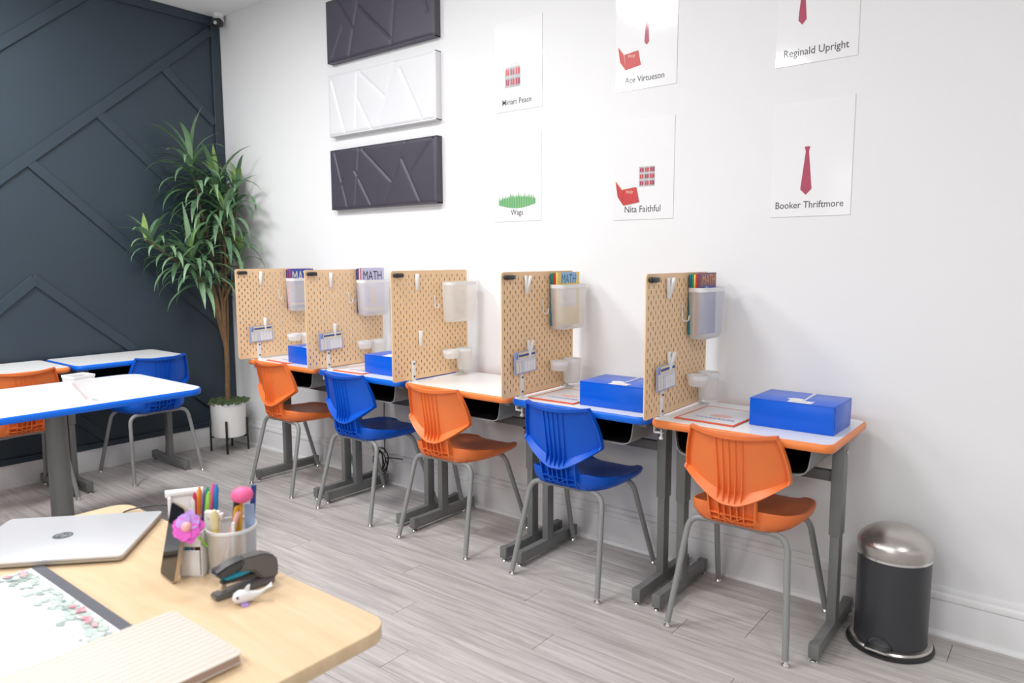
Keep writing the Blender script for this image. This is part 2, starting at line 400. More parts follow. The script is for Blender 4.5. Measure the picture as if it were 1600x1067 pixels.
# ================================================================== STUDENT CHAIRS
def ymid(z): return -0.213 - 0.045 * (z - 0.535) / 0.27
def build_chair(m, label, loc, rz):
    t = thing('student_chair', label, 'chair', loc, rz, 'student chairs')
    K = 1.75
    NS = 41
    ss = sorted(set([-1, -0.965, -0.945, 0.945, 0.965, 1] + [-0.92 + 1.84 * i / (NS - 7) for i in range(NS - 6)])); nu = len(ss)
    def curve(kind, s):
        a = abs(s)
        if kind == 'L':  return (0.196 * s, 0.528 + 0.102 * max(0, (a - 0.12) / 0.88) ** 1.35)
        if kind == 'V':  return (0.196 * s, 0.568 + 0.077 * max(0, (a - 0.06) / 0.94) ** 1.35)
        return (0.158 * s, 0.806 - 0.010 * (1 - s * s))
    rows = [('L', 0.0, -0.027), ('L', 0.10, -0.030), ('L', 0.95, -0.002), ('L', 1.0, 0.0)]
    ws = [0.1, 0.22, 0.35, 0.48, 0.6, 0.72, 0.83, 0.915, 0.935, 0.955, 1.0]
    def pt(j, s):
        a = abs(s)
        if j < 4:
            x0, z0 = curve('L', s); x1, z1 = curve('V', s); f = rows[j][1]; x = x0 + (x1 - x0) * f; z = z0 + (z1 - z0) * f; off = rows[j][2]
        else:
            wv = ws[j - 4]; x0, z0 = curve('V', s); x1, z1 = curve('T', s); z = z0 + (z1 - z0) * wv
            x = x0 + (x1 - x0) * (wv ** 1.7); off = -0.019 if wv > 0.93 else 0.0
        if a > 0.95 and off > -0.015: off = -0.015
        return x, ymid(z) + K * x * x + off, z
    nv = 4 + len(ws); mb = MB()
    rear = [[pt(j, s) for s in ss] for j in range(nv)]
    front = [[(p[0], ymid(p[2]) + K * p[0] ** 2 + 0.006, p[2]) for p in r] for r in rear]
    mb.grid(lambda i, j: rear[j][i], nu, nv); mb.grid(lambda i, j: front[j][i], nu, nv)
    b2 = nu * nv; border = [i for i in range(nu)] + [j * nu + nu - 1 for j in range(1, nv)] + [(nv - 1) * nu + i for i in range(nu - 2, -1, -1)] + [j * nu for j in range(nv - 2, 0, -1)]
    for k in range(len(border)):
        a, b = border[k], border[(k + 1) % len(border)]; mb.f.append((a, b, b2 + b, b2 + a)); mb.m.append(0)
    back = mb.build('backrest', m, t, smooth=28)
    # five vertical stiffening ribs on the rear face
    mb = MB()
    for x in (-0.052, -0.027, -0.002, 0.023, 0.048):
        zz = [0.540, 0.568, 0.60, 0.64, 0.69, 0.74, 0.785]
        hh = [0.027, 0.021, 0.013, 0.009, 0.007, 0.006, 0.005]
        ring = []
        for z, h in zip(zz, hh):
            y = ymid(z) + K * x * x
            xx = x * (1.0 - 0.12 * (0.8 - z) / 0.25)
            ring.append([(xx - 0.0035, y + 0.002, z), (xx - 0.0012, y - h, z), (xx + 0.0012, y - h, z), (xx + 0.0035, y + 0.002, z)])
        mb.grid(lambda i, j: ring[j][i], 4, len(ring)); mb.add(ring[0], [(0, 1, 2, 3)]); mb.add(ring[-1], [(0, 1, 2, 3)])
    mb.build('back_ribs', m, back, smooth=30)
    # waffle-ribbed lumbar piece joining seat and back
    path = fillet([(0, -0.120, 0.440), (0, -0.203, 0.446), (0, -0.224, 0.56)], 0.07, 10); npth = len(path)
    def sp_pt(x, tt, h):
        f = tt * (npth - 1); i = min(int(f), npth - 2); p = path[i].lerp(path[i + 1], f - i); d = (path[i + 1] - path[i]).normalized(); nn = Vector((0, -d.z, d.y))
        if nn.y > 0: nn = -nn
        return Vector((x, p.y, p.z)) + nn * h + Vector((0, K * x * x * 0.6, 0))
    def hw(tt): return 0.077 + 0.020 * (1 - tt) ** 2 + 0.012 * tt ** 3
    mb = MB()
    for h in (-0.012, -0.016): mb.grid(lambda i, j: sp_pt(hw(j / 9) * (-1 + 2 * i / 8), j / 9, h), 9, 10)
    for s_ in (-1, 1):   # curved side webs running out to the seat lobes
        for hh in (0.004, -0.004):
            mb.grid(lambda i, j: sp_pt(s_ * (hw(j / 9) - 0.002), j / 9, hh) + Vector((s_ * (i / 6) * 0.075 * (1 - j / 9) ** 1.3, 0.055 * (i / 6) ** 1.5 * (1 - j / 9) ** 1.3, 0.016 * (i / 6) ** 2 * (1 - j / 9))), 7, 10)
    lum = mb.build('lumbar_panel', m, t, smooth=60)
    mb = MB()
    def fin(pts, th=0.0020, h=0.006):
        k = len(pts); A = []
        for i, (x, tt) in enumerate(pts):
            x2, t2 = pts[min(i + 1, k - 1)]; x1, t1 = pts[max(i - 1, 0)]
            dx, dt = x2 - x1, (t2 - t1) * 0.15; L = math.hypot(dx, dt) or 1
            px, ptt = -dt / L * th, dx / L * th / 0.15
            A.append([sp_pt(x - px, tt - ptt, -0.013) if 0 <= tt - ptt <= 1 else sp_pt(x - px, tt, -0.013), sp_pt(x - px, max(0, min(1, tt - ptt)), h), sp_pt(x + px, max(0, min(1, tt + ptt)), h), sp_pt(x + px, max(0, min(1, tt + ptt)), -0.013)])
        mb.grid(lambda i, j: A[j][i], 4, k)
    T = [i / 8 for i in range(9)]
    for q_ in (-1, -0.55, -0.28, 0, 0.28, 0.55, 1): fin([(q_ * hw(tt), tt) for tt in T], 0.0030 if abs(q_) == 1 else 0.0020)
    for tt in (0.06, 0.34, 0.62, 0.9): fin([(x * hw(tt), tt) for x in (-1, -0.5, 0, 0.5, 1)])
    for s in (-1, 1):
        fin([(s * (-0.55 + 1.1 * k / 4) * hw(0.6), 0.34 + 0.56 * k / 4) for k in range(5)])
        fin([(s * (-0.55 + 1.1 * k / 4) * hw(0.3), 0.06 + 0.28 * k / 4) for k in range(5)])
        fin([(s * (0.55 + 0.45 * k / 3) * hw(0.3), 0.06 + 0.28 * k / 3) for k in range(4)])
        fin([(s * (1 - 0.45 * k / 3) * hw(0.8), 0.34 + 0.28 * k / 3) for k in range(4)])
    mb.build('lumbar_lattice', m, lum, smooth=0)
    # seat shell: bucket with a raised rear rim and a rolled outer wall
    ys = [-0.190, -0.184, -0.170, -0.145, -0.10, -0.04, 0.04, 0.12, 0.18, 0.22, 0.246, 0.260, 0.266]
    hs = [0.112, 0.136, 0.158, 0.178, 0.194, 0.203, 0.205, 0.201, 0.191, 0.177, 0.161, 0.144, 0.128]
    us = [-1, -0.985, -0.955, -0.90, -0.78, -0.55, -0.28, 0, 0.28, 0.55, 0.78, 0.90, 0.955, 0.985, 1]
    def rimz(y):
        f = max(0.0, min(1.0, (0.10 - y) / 0.29)); return 0.468 + 0.044 * f ** 1.5 - 0.016 * max(0, (y - 0.17) / 0.096) ** 2
    def top(i, j):
        y, u = ys[j], us[i]; x = u * hs[j]; a = abs(u); e = max(0.0, (-0.125 - y) / 0.065)
        base = 0.452 - 0.012 * max(0, (y - 0.17) / 0.096) ** 2; rz_ = rimz(y)
        k = max(0.0, (a - 0.55) / 0.405) ** 2.2 if a < 0.955 else 1.0
        k = max(k, min(1.0, e) ** 1.3)
        z = base + (rz_ - base) * min(1, k)
        if a > 0.96: z -= 0.002 if a < 0.99 else 0.007
        return (x, y, z)
    ni, nj = len(us), len(ys); mb = MB(); mb.grid(top, ni, nj)
    def bot(i, j):
        x, y, z = top(i, j); return (x * 0.90, y * 0.93 + 0.002, 0.434 + 0.35 * (rimz(y) - 0.468) * 0.3 - (0.004 if abs(us[i]) < 0.9 and 0 < j < len(ys) - 1 else 0))
    mb.grid(bot, ni, nj); b2 = ni * nj
    border = [i for i in range(ni)] + [j * ni + ni - 1 for j in range(1, nj)] + [(nj - 1) * ni + i for i in range(ni - 2, -1, -1)] + [j * ni for j in range(nj - 2, 0, -1)]
    b3 = len(mb.v)
    for k in border:
        p_ = mb.v[k]; q_ = mb.v[b2 + k]; mb.v.append((p_[0] * 0.5 + q_[0] * 0.5 + (p_[0] - q_[0]) * 0.35, p_[1] * 0.5 + q_[1] * 0.5 + (p_[1] - q_[1]) * 0.35, p_[2] * 0.45 + q_[2] * 0.55))
    for k in range(len(border)):
        k2 = (k + 1) % len(border); a, b = border[k], border[k2]
        mb.f.append((a, b, b3 + k2, b3 + k)); mb.m.append(0); mb.f.append((b3 + k, b3 + k2, b2 + b, b2 + a)); mb.m.append(0)
    mb.build('seat', m, t, smooth=60)
    # tubular legs, bent at the top, with chrome swivel glides
    for sx_ in (-1, 1):
        for fy in (-1, 1):
            tipy = 0.247 * fy; topy = -0.150 if fy < 0 else 0.105
            pts = fillet([(sx_ * 0.224, tipy, 0.020), (sx_ * 0.186, topy, 0.428), (0.0, topy, 0.432)], 0.055, 8)
            lg = MB().tube(pts, 0.0118, 14).build('leg', chair_steel, t, smooth=60)
            MB().lathe([(0, 0.0), (0.0135, 0.0), (0.0150, 0.004), (0.0125, 0.010), (0.0075, 0.015), (0.0075, 0.024), (0, 0.024)], 16, (sx_ * 0.2245, tipy * 1.003, 0)).build('glide', chrome, lg, smooth=50)
    for sx_ in (-1, 1):
        MB().box(sx_ * 0.09 - 0.012, sx_ * 0.09 + 0.012, -0.16, 0.115, 0.418, 0.428, 0.003).build('seat_rail', chair_steel, t)
    return t
build_chair(orange, 'orange plastic chair at the far desk of the row, nearest the potted plant', (1.352, -0.335, 0), math.radians(-2))
build_chair(blue, 'blue plastic chair in the white wall row between the two far orange chairs', (2.068, -0.358, 0), 0)
build_chair(orange, 'orange plastic chair in the middle of the row, between two blue chairs', (2.75, -0.366, 0), math.radians(1))
build_chair(blue, 'blue plastic chair between the middle orange chair and the one nearest the bin', (3.474, -0.350, 0), 0)
build_chair(orange, 'orange plastic chair closest to the step bin, nearest chair of the row', (4.237, -0.345, 0), 0)
build_chair(blue, 'blue plastic chair at the desk against the dark navy wall', (0.345, -0.838, 0), PI / 2)
build_chair(orange, 'orange plastic chair half hidden behind the white table at the left edge', (0.348, -1.612, 0), PI / 2)

# ================================================================== PEGBOARDS
def pegboard_mesh():
    mb = MB(); W = 0.56; m = 0.01
    fr, bk = 0.005, 0.0
    def face_pts(pts, faces):
        for x in (fr, bk): mb.add([(x, p[0], p[1]) for p in pts], faces)
    def cell(y0, z0):
        y1, z1 = y0 + 0.02, z0 + 0.04; cy_, cz = (y0 + y1) / 2, (z0 + z1) / 2
        a, h = 0.0029, 0.0080
        hole = [(cy_ - a, cz - h + 0.002), (cy_ - 0.0016, cz - h), (cy_ + 0.0016, cz - h), (cy_ + a, cz - h + 0.002), (cy_ + a, cz + h - 0.002), (cy_ + 0.0016, cz + h), (cy_ - 0.0016, cz + h), (cy_ - a, cz + h - 0.002)]
        rect = [(y0, z0), (y1, z0), (y1, z1), (y0, z1)]
        pts = rect + hole
        face_pts(pts, [(0, 1, 6, 5), (1, 2, 8, 7), (2, 3, 10, 9), (3, 0, 4, 11), (0, 5, 4), (1, 7, 6), (2, 9, 8), (3, 11, 10)])
        mb.add([(fr, p[0], p[1]) for p in hole] + [(bk, p[0], p[1]) for p in hole], [(k, (k + 1) % 8, 8 + (k + 1) % 8, 8 + k) for k in range(8)], 1)
    for i in range(27):
        y0 = m + 0.02 * i; o = 0.0 if i % 2 == 0 else 0.02
        for j in range(13): cell(y0, m + o + 0.04 * j)
        zz = m + 0.52 if i % 2 == 0 else m
        face_pts([(y0, zz), (y0 + 0.02, zz), (y0 + 0.02, zz + 0.02), (y0, zz + 0.02)], [(0, 1, 2, 3)])
    out = rrect(0, W, 0, W, 0.014, 5); n = len(out)
    inn = []
    for p in out: inn.append((min(max(p[0], m), W - m), min(max(p[1], m), W - m)))
    for k, p in enumerate(out):
        q_ = k // 6; inn[k] = [(W - m, m), (W - m, W - m), (m, W - m), (m, m)][q_]
    for x in (fr, bk):
        b = mb.add([(x, p[0], p[1]) for p in out] + [(x, p[0], p[1]) for p in inn], [])
        for k in range(n):
            k2 = (k + 1) % n
            if inn[k] == inn[k2]: mb.f.append((b + k, b + k2, b + n + k)); mb.m.append(0)
            else: mb.f.append((b + k, b + k2, b + n + k2, b + n + k)); mb.m.append(0)
    mb.add([(fr, p[0], p[1]) for p in out] + [(bk, p[0], p[1]) for p in out], [(k, (k + 1) % n, n + (k + 1) % n, n + k) for k in range(n)])
    return mb
BX = [1.097, 1.798, 2.499, 3.203, 3.902]
BY, BZ = -0.612, 0.799
bl = ['farthest pegboard of the row, standing beside the potted plant',
      'second pegboard from the plant, with a pale MATH book in its basket',
      'pegboard with an empty white basket, the middle one of the row',
      'pegboard beside the middle one, with a yellow workbook in its basket',
      'pegboard on the orange desk nearest the step bin']
def make_bracket(y, parent, xl):
    b = MB()
    b.box(0.005, 0.010, y - 0.012, y + 0.012, -0.004, 0.098, 0.0015)
    b.box(0.005, 0.045, y - 0.010, y + 0.010, -0.009, -0.0035, 0.001)
    o = b.build('bracket', white_plastic, parent)
    for z in (0.016, 0.082): MB().tube([(0.010, y, z), (0.0135, y, z)], 0.0052, 12).build('screw', grey_dark, o)
    c = MB(); c.box(xl - 0.006, xl - 0.001, y - 0.010, y + 0.010, -0.072, -0.004, 0.0015)
    c.box(xl - 0.006, 0.018, y - 0.010, y + 0.010, -0.074, -0.068, 0.0015)
    c.tube([(0.008, y, -0.090), (0.008, y, -0.042)], 0.0045, 10); c.lathe([(0, -0.098), (0.009, -0.098), (0.010, -0.092), (0.006, -0.087), (0, -0.087)], 12, (0.008, y, 0))
    c.box(xl - 0.006, 0.006, y - 0.008, y + 0.008, -0.0045, 0.0, 0.001)
    c.build('clamp', white_plastic, parent)
panel0 = None; boards = []
for i in range(5):
    t = thing('pegboard', bl[i], 'pegboard', (BX[i], BY, BZ), 0, 'pegboard dividers')
    if panel0 is None: panel0 = pegboard_mesh().build('panel', [pegwood, pegcore], t, smooth=0)
    else: link('panel', panel0.data, t)
    xl = DX[i] - 0.343 - BX[i]; make_bracket(0.142, t, xl); make_bracket(0.505, t, xl)
    boards.append(t)
where = ['the farthest pegboard', 'the second pegboard from the plant', 'the middle pegboard', 'the second pegboard from the bin', 'the pegboard nearest the bin']
def B(i, x, y, z): return (BX[i] + 0.005 + x, BY + y, BZ + z)
# --- white clips: two legs of a spring clip
def make_clip(i, y, z, label, spread, ln=0.078):
    t = thing('spring_clip', label, 'clip', B(i, 0, y, z), 0, 'white pegboard clips')
    for s in (-1, 1):
        mb = MB(); wide = spread > 0.01; top = Vector((0.010 if s < 0 else 0.010 + spread, s * (0.006 if wide else 0.0025), ln)); bot = Vector((0.009, s * 0.0015, 0.0))
        mid = top.lerp(bot, 0.5); pts = [top + Vector((0, 0, 0.003)), top, mid, bot, bot - Vector((0, 0, 0.003))]
        mb.tube(pts, [0.004, 0.0078, 0.0072, 0.0065, 0.004], 10); mb.build('prong', white_plastic, t, smooth=60)
    MB().tube([(-0.006, 0, 0.02), (0.012, 0, 0.02)], 0.0022, 8).build('pin', grey_dark, t)
    return t
for i in range(5):
    make_clip(i, 0.168, 0.462, 'white spring clip near the top of ' + where[i], 0.018 if i > 2 else 0.004)
    make_clip(i, 0.186, 0.170, 'white spring clip low on ' + where[i] + (', holding nothing' if i == 2 else ', holding the progress card'), 0.018 if i > 2 else 0.004)
# --- j hooks
hk = MB().tube(fillet([(-0.006, 0, 0.062), (0.004, 0, 0.062), (0.006, 0, 0.0), (0.034, 0, -0.002), (0.036, 0, 0.022)], 0.016, 5), 0.0026, 8)
for i in range(5):
    o = hk.build('hook', white_plastic, None, smooth=60) if i == 0 else link('hook', hk0.data)
    hk0 = o if i == 0 else hk0
    o.location = B(i, 0, 0.300, 0.365); tag(o, 'small white J hook on ' + where[i], 'hook', 'white J hooks')
# --- black cap at the top front corner
for i in range(5):
    t = thing('corner_clip', 'black oval clip at the top front corner of ' + where[i], 'clip', B(i, 0, 0.043, 0.537), 0, 'black corner clips')
    if i == 0:
        c0 = MB().box(0.0, 0.020, -0.034, 0.032, -0.0105, 0.0105, 0.0085, seg=3).build('body', black, t, smooth=60)
        c1 = MB().box(0.006, 0.016, 0.024, 0.040, -0.008, -0.0025, 0.001).build('jaw', black, None); c2 = MB().box(0.006, 0.016, 0.024, 0.040, 0.0025, 0.008, 0.001).build('jaw', black, None)
    else:
        for nm_, me_c in ((('body', c0.data), ('jaw', c1.data), ('jaw', c2.data)) if i > 2 else (('body', c0.data),)): link(nm_, me_c, t)
for c in (c1, c2): bpy.data.objects.remove(c)
# --- baskets
def make_basket(i, label):
    t = thing('wall_basket', label, 'basket', B(i, 0, 0.452, 0.285), 0, 'perforated pegboard baskets')
    rim_o = rrect(0.0, 0.088, -0.108, 0.108, 0.03, 6); bot_o = rrect(0.002, 0.080, -0.100, 0.100, 0.03, 6); n = len(rim_o)
    mb = MB()
    lev = [(1.0, 0.200), (0.75, 0.15), (0.5, 0.10), (0.25, 0.05), (0.08, 0.014), (0.0, 0.0)]
    def P(i_, j):
        f, z = lev[j]; f2 = 1 - (1 - f) ** 1.0; s = 1.0 if j < 5 else 0.90
        x = bot_o[i_][0] + (rim_o[i_][0] - bot_o[i_][0]) * f2; y = bot_o[i_][1] + (rim_o[i_][1] - bot_o[i_][1]) * f2
        return (0.036 + (x - 0.036) * s, y * s, z)
    mb.grid(P, n, len(lev), closed_u=True); mb.add([P(k, len(lev) - 1) for k in range(n)], [tuple(range(n))])
    mb.build('basket_wall', basket_mesh, t, smooth=50, uv=lambda p: (p[1] + (p[0] if abs(p[1]) > 0.09 else 0), p[2]))
    rim_i = rrect(0.003, 0.085, -0.105, 0.105, 0.027, 6); mb = MB()
    ring = [[(p[0], p[1], z) for p in q_] for q_, z in ((rim_o, 0.195), (rim_o, 0.212), (rim_i, 0.212), (rim_i, 0.195))]
    mb.grid(lambda a, b: ring[b][a], n, 4, closed_u=True); mb.build('rim', white_plastic, t, smooth=40)
    for y in (-0.06, 0.06): MB().box(-0.008, 0.004, y - 0.004, y + 0.004, 0.196, 0.214, 0.001).build('hanger', white_plastic, t)
    return t
for i in range(5):
    make_basket(i, 'white perforated basket' + (' with nothing in it' if i == 2 else ' of workbooks') + ' on ' + where[i])
# --- workbooks in the baskets
def make_book(i, x, th, zt, y0, y1, cov, label, design=None, tilt=0.0):
    t = thing('workbook', label, 'book', B(i, x, y0, 0.302), 0, 'workbooks in the pegboard baskets'); t.rotation_euler = (0, tilt, 0)
    hgt = zt; wd = y1 - y0
    MB().box(0.0006, th - 0.0006, 0.001, wd - 0.001, 0.001, hgt - 0.001).build('pages', paper, t, smooth=0)
    c = MB(); c.box(0, 0.0007, 0, wd, 0, hgt); c.box(th - 0.0007, th, 0, wd, 0, hgt); c.box(0, th, -0.0006, 0.0006, 0, hgt)
    c.build('cover', cov, t, smooth=0)
    if design:
        p = Print((th, 0, 0), (0, 1, 0), (0, 0, 1), 0.0004); design(p, wd, hgt); p.build('cover_print', t)
red_c = flat('red_cover', 0.62, 0.035, 0.02, 0.35); teal_c = flat('teal_cover', 0.01, 0.19, 0.30, 0.35); green_c = flat('green_cover', 0.03, 0.25, 0.10, 0.35)
yel_c = flat('yellow_cover', 0.85, 0.62, 0.18, 0.35); navy_c = flat('navy_cover', 0.02, 0.05, 0.22, 0.35); plum_c = flat('plum_cover', 0.18, 0.07, 0.14, 0.35)
lav_c = flat('lavender_cover', 0.60, 0.58, 0.78, 0.35); blue_c = flat('blue_cover', 0.05, 0.09, 0.45, 0.35); cream_i = flat('cream_ink', 0.85, 0.80, 0.52); orange_i = flat('orange_ink', 0.85, 0.36, 0.10)
sky_i = flat('sky_ink', 0.28, 0.50, 0.78); black_i = flat('black_ink', 0.02, 0.02, 0.025); tealdk = flat('dark_teal_ink', 0.02, 0.15, 0.22); redor = flat('red_orange_ink', 0.75, 0.12, 0.04); grey_i = flat('mid_grey_ink', 0.35, 0.36, 0.40); peach_i = flat('peach_ink', 0.80, 0.50, 0.38)
def d_cream(p, w_, h): p.rect(0.0, 0.006, 0, h, red_c).text('MATH', 0.022, h - 0.086, w_ - 0.03, cream_i, 1.75, 0.0).rect(0.01, w_ - 0.008, 0.02, 0.034, yel_c).rect(0.02, w_ - 0.02, 0.05, h - 0.10, grey_i)
def d_lav(p, w_, h): p.rect(0.0, 0.006, 0, h, red_c).text('MATH', 0.024, h - 0.072, w_ - 0.045, black_i, 1.45, 0.0).rect(0.06, 0.11, h - 0.11, h - 0.085, paper).rect(0.075, 0.118, 0.045, h - 0.115, peach_i).rect(0.035, 0.07, 0.055, 0.09, sky_i).rect(0.012, w_ - 0.01, 0.012, 0.030, cream_i)
def d_yel(p, w_, h): p.poly([(0.028, h), (0.028, h - 0.05), (w_ - 0.03, h - 0.05), (w_ - 0.022, h - 0.02), (w_ - 0.035, h)], sky_i).text('MATH', 0.034, h - 0.054, w_ - 0.068, tealdk, 1.45, 0.0).rect(0.02, w_ - 0.03, 0.10, h - 0.07, paper).poly([(0.04, h - 0.09), (0.062, h - 0.12), (0.066, h - 0.145), (0.05, h - 0.12)], grey_i).rect(0.012, w_ - 0.03, 0.092, 0.10, lav_c)
def d_plum(p, w_, h): p.rect(0, w_, 0, h - 0.058, blue_c).poly([(0.03, h - 0.066), (0.06, h - 0.054), (0.1, h - 0.066)], sky_i).text('MATH', 0.018, h - 0.046, w_ - 0.030, orange_i, 1.15, 0.0)
bk = [(0, blue_c, 'blue MATH workbook with cream letters in the farthest pegboard basket', d_cream, 0.255), (1, lav_c, 'pale lavender MATH workbook with black letters in a pegboard basket', d_lav, 0.265),
      (3, yel_c, 'yellow MATH workbook with a sky blue title panel in a pegboard basket', d_yel, 0.252), (4, plum_c, 'plum MATH workbook with orange letters, basket nearest the bin', d_plum, 0.256)]
cols = {0: [navy_c, red_c], 1: [navy_c, plum_c], 3: [teal_c, green_c, red_c], 4: [teal_c, green_c, yel_c, red_c]}
nmc = {navy_c: 'navy', red_c: 'red', plum_c: 'plum', teal_c: 'teal', green_c: 'green', yel_c: 'yellow'}
for i, cv, lb, ds, ht in bk:
    x = 0.008
    for k, c in enumerate(cols[i]):
        make_book(i, x, 0.008, ht - 0.006 + 0.003 * (k % 2), 0.452 - 0.097 + 0.002 * k, 0.452 + (0.060 if i == 4 else 0.088), c, 'thin %s workbook behind the MATH book on %s' % (nmc[c], where[i]), None, 0.0)
        x += 0.0088
    make_book(i, x, 0.010, ht, 0.452 - 0.090, 0.452 + (0.070 if i == 4 else 0.096), cv, lb, ds, 0.0)
# --- round cups
def make_cup(i, y, hgt, r, label, nm):
    t = thing(nm, label, 'cup', B(i, r + 0.006, y, 0.136 - hgt), 0, 'round white pegboard cups')
    mb = MB(); mb.lathe([(0, 0.0), (r * 0.72, 0.0), (r * 0.84, 0.004), (r * 0.90, 0.014), (r * 0.97, hgt - 0.016)], 28)
    mb.build('cup_wall', cup_mesh, t, smooth=50, uv=lambda p: (math.atan2(p[1], p[0]) * r, p[2]))
    MB().lathe([(r * 0.96, hgt - 0.018), (r, hgt - 0.018), (r * 1.02, hgt), (r * 0.95, hgt), (r * 0.93, hgt - 0.018)], 28).build('rim', white_plastic, t)
    MB().box(-r - 0.010, -r + 0.004, -0.006, 0.006, hgt - 0.016, hgt - 0.002, 0.001).build('hanger', white_plastic, t)
for i in range(5):
    make_cup(i, 0.370, 0.046, 0.044, 'short round white cup on ' + where[i], 'short_cup')
    make_cup(i, 0.478, 0.118, 0.044, 'tall round white cup on ' + where[i], 'tall_cup')
# --- progress cards
card_edge = flat('card_periwinkle', 0.36, 0.42, 0.72); card_yel = flat('card_yellow', 0.82, 0.72, 0.38); card_nv = flat('card_navy', 0.05, 0.08, 0.32); card_ln = flat('card_line', 0.45, 0.46, 0.55); cardp = flat('card_cream', 0.78, 0.74, 0.66); cardb = flat('card_pale_blue', 0.62, 0.68, 0.82)
for i in (0, 1, 3, 4):
    t = thing('progress_card', 'small printed progress card clipped to ' + where[i], 'card', B(i, 0.0125, 0.072, 0.100), 0, 'progress cards'); t.rotation_euler = (math.radians(2), 0, 0)
    MB().box(0, 0.0008, 0, 0.165, 0, 0.100).build('sheet', paper, t, smooth=0)
    p = Print((0.0008, 0, 0), (0, 1, 0), (0, 0, 1), 0.0003)
    p.rect(0, 0.165, 0, 0.1, card_edge).rect(0.012, 0.160, 0.005, 0.066, paper).rect(0.034, 0.160, 0.068, 0.095, card_yel).rect(0.036, 0.158, 0.076, 0.087, card_nv).rect(0.012, 0.033, 0.068, 0.095, card_edge)
    p.poly([(0.016, 0.071), (0.022, 0.071), (0.030, 0.092), (0.026, 0.092)], card_nv)
    for k in range(7):
        u = 0.012 + 0.148 * k / 7; p.rect(u, u + 0.0012, 0.005, 0.066, card_ln)
        if k in (0, 1): p.rect(u + 0.002, u + 0.020, 0.005, 0.055, cardp)
        if k == 2: p.rect(u + 0.002, u + 0.020, 0.005, 0.055, cardb)
    for v in (0.055, 0.061): p.rect(0.012, 0.160, v, v + 0.001, card_ln)
    p.build('table_print', t)

# ================================================================== BOXES AND FOLDERS ON THE DESKS
def make_box(x, y, rz, label):
    t = thing('storage_box', label, 'box', (x, y, 0.7905), rz, 'blue card boxes')
    w_, d, h = 0.302, 0.225, 0.104
    mb = MB(); mb.box(0, w_, 0, d, 0, h - 0.002, 0.0015).build('body', box_blue, t)
    mb = MB(); mb.box(-0.001, w_ + 0.001, -0.001, d + 0.001, h - 0.002, h, 0.0008); mb.box(w_ - 0.001, w_ + 0.002, 0.01, d - 0.006, h - 0.085, h - 0.002, 0.0006); mb.build('lid', box_blue, t)
    p = Print((0, 0, h), (1, 0, 0), (0, 1, 0), 0.0006)
    p.rect(0.135, 0.222, 0.004, 0.052, paper).rect(0.212, 0.222, 0.004, 0.052, lav_c).ell(0.150, 0.066, 0.030, 0.022, paper).poly([(0.178, 0.05), (0.186, 0.05), (0.178, d), (0.165, d)], flat('pale_strip', 0.66, 0.68, 0.84)).rect(0.150, 0.20, 0.02, 0.032, card_ln if False else flat('label_grey', 0.70, 0.70, 0.72))
    p.build('label_sheet', t)
make_box(1.400, -0.462, 0, 'blue card box on the far orange-edged desk, mostly behind a pegboard')
make_box(2.085, -0.440, 0, 'blue card box on the blue-edged desk beside the middle desk')
make_box(3.515, -0.458, math.radians(1.5), 'blue card box on the blue-edged desk beside the nearest pegboard')
make_box(4.229, -0.383, math.radians(-1), 'blue card box on the orange-edged desk nearest the bin')
red_edge = flat('red_folder_edge', 0.72, 0.10, 0.04); cov_w = flat('folder_white', 0.78, 0.77, 0.79, 0.4); pale_red = flat('pale_red_print', 0.80, 0.50, 0.42); pale_blue = flat('pale_blue_print', 0.38, 0.45, 0.68)
def make_folder(x, y, rz, label):
    t = thing('folder', label, 'folder', (x, y, 0.7905), rz, 'red-bordered folders on the desks')
    MB().box(0, 0.245, 0, 0.30, 0, 0.004, 0.001).build('cover', red_edge, t)
    p = Print((0, 0, 0.004), (1, 0, 0), (0, 1, 0), 0.0004); p.rect(0.010, 0.236, 0.012, 0.288, cov_w).ell(0.135, 0.135, 0.045, 0.026, pale_red)
    for k in range(9): p.rect(0.055 + 0.018 * k, 0.068 + 0.018 * k, 0.070, 0.088 + 0.004 * (k % 2), pale_blue)
    p.build('cover_print', t)
    return t
make_folder(1.205, -0.49, math.radians(-3), 'red-bordered folder on the far orange-edged desk')
make_folder(1.885, -0.505, math.radians(2), 'red-bordered folder on the blue-edged desk two desks from the plant')
make_folder(3.252, -0.480, 0, 'red-bordered folder on the blue-edged desk next to the nearest pegboard')
make_folder(3.957, -0.458, math.radians(-2), 'red-bordered white folder on the orange-edged desk nearest the bin')

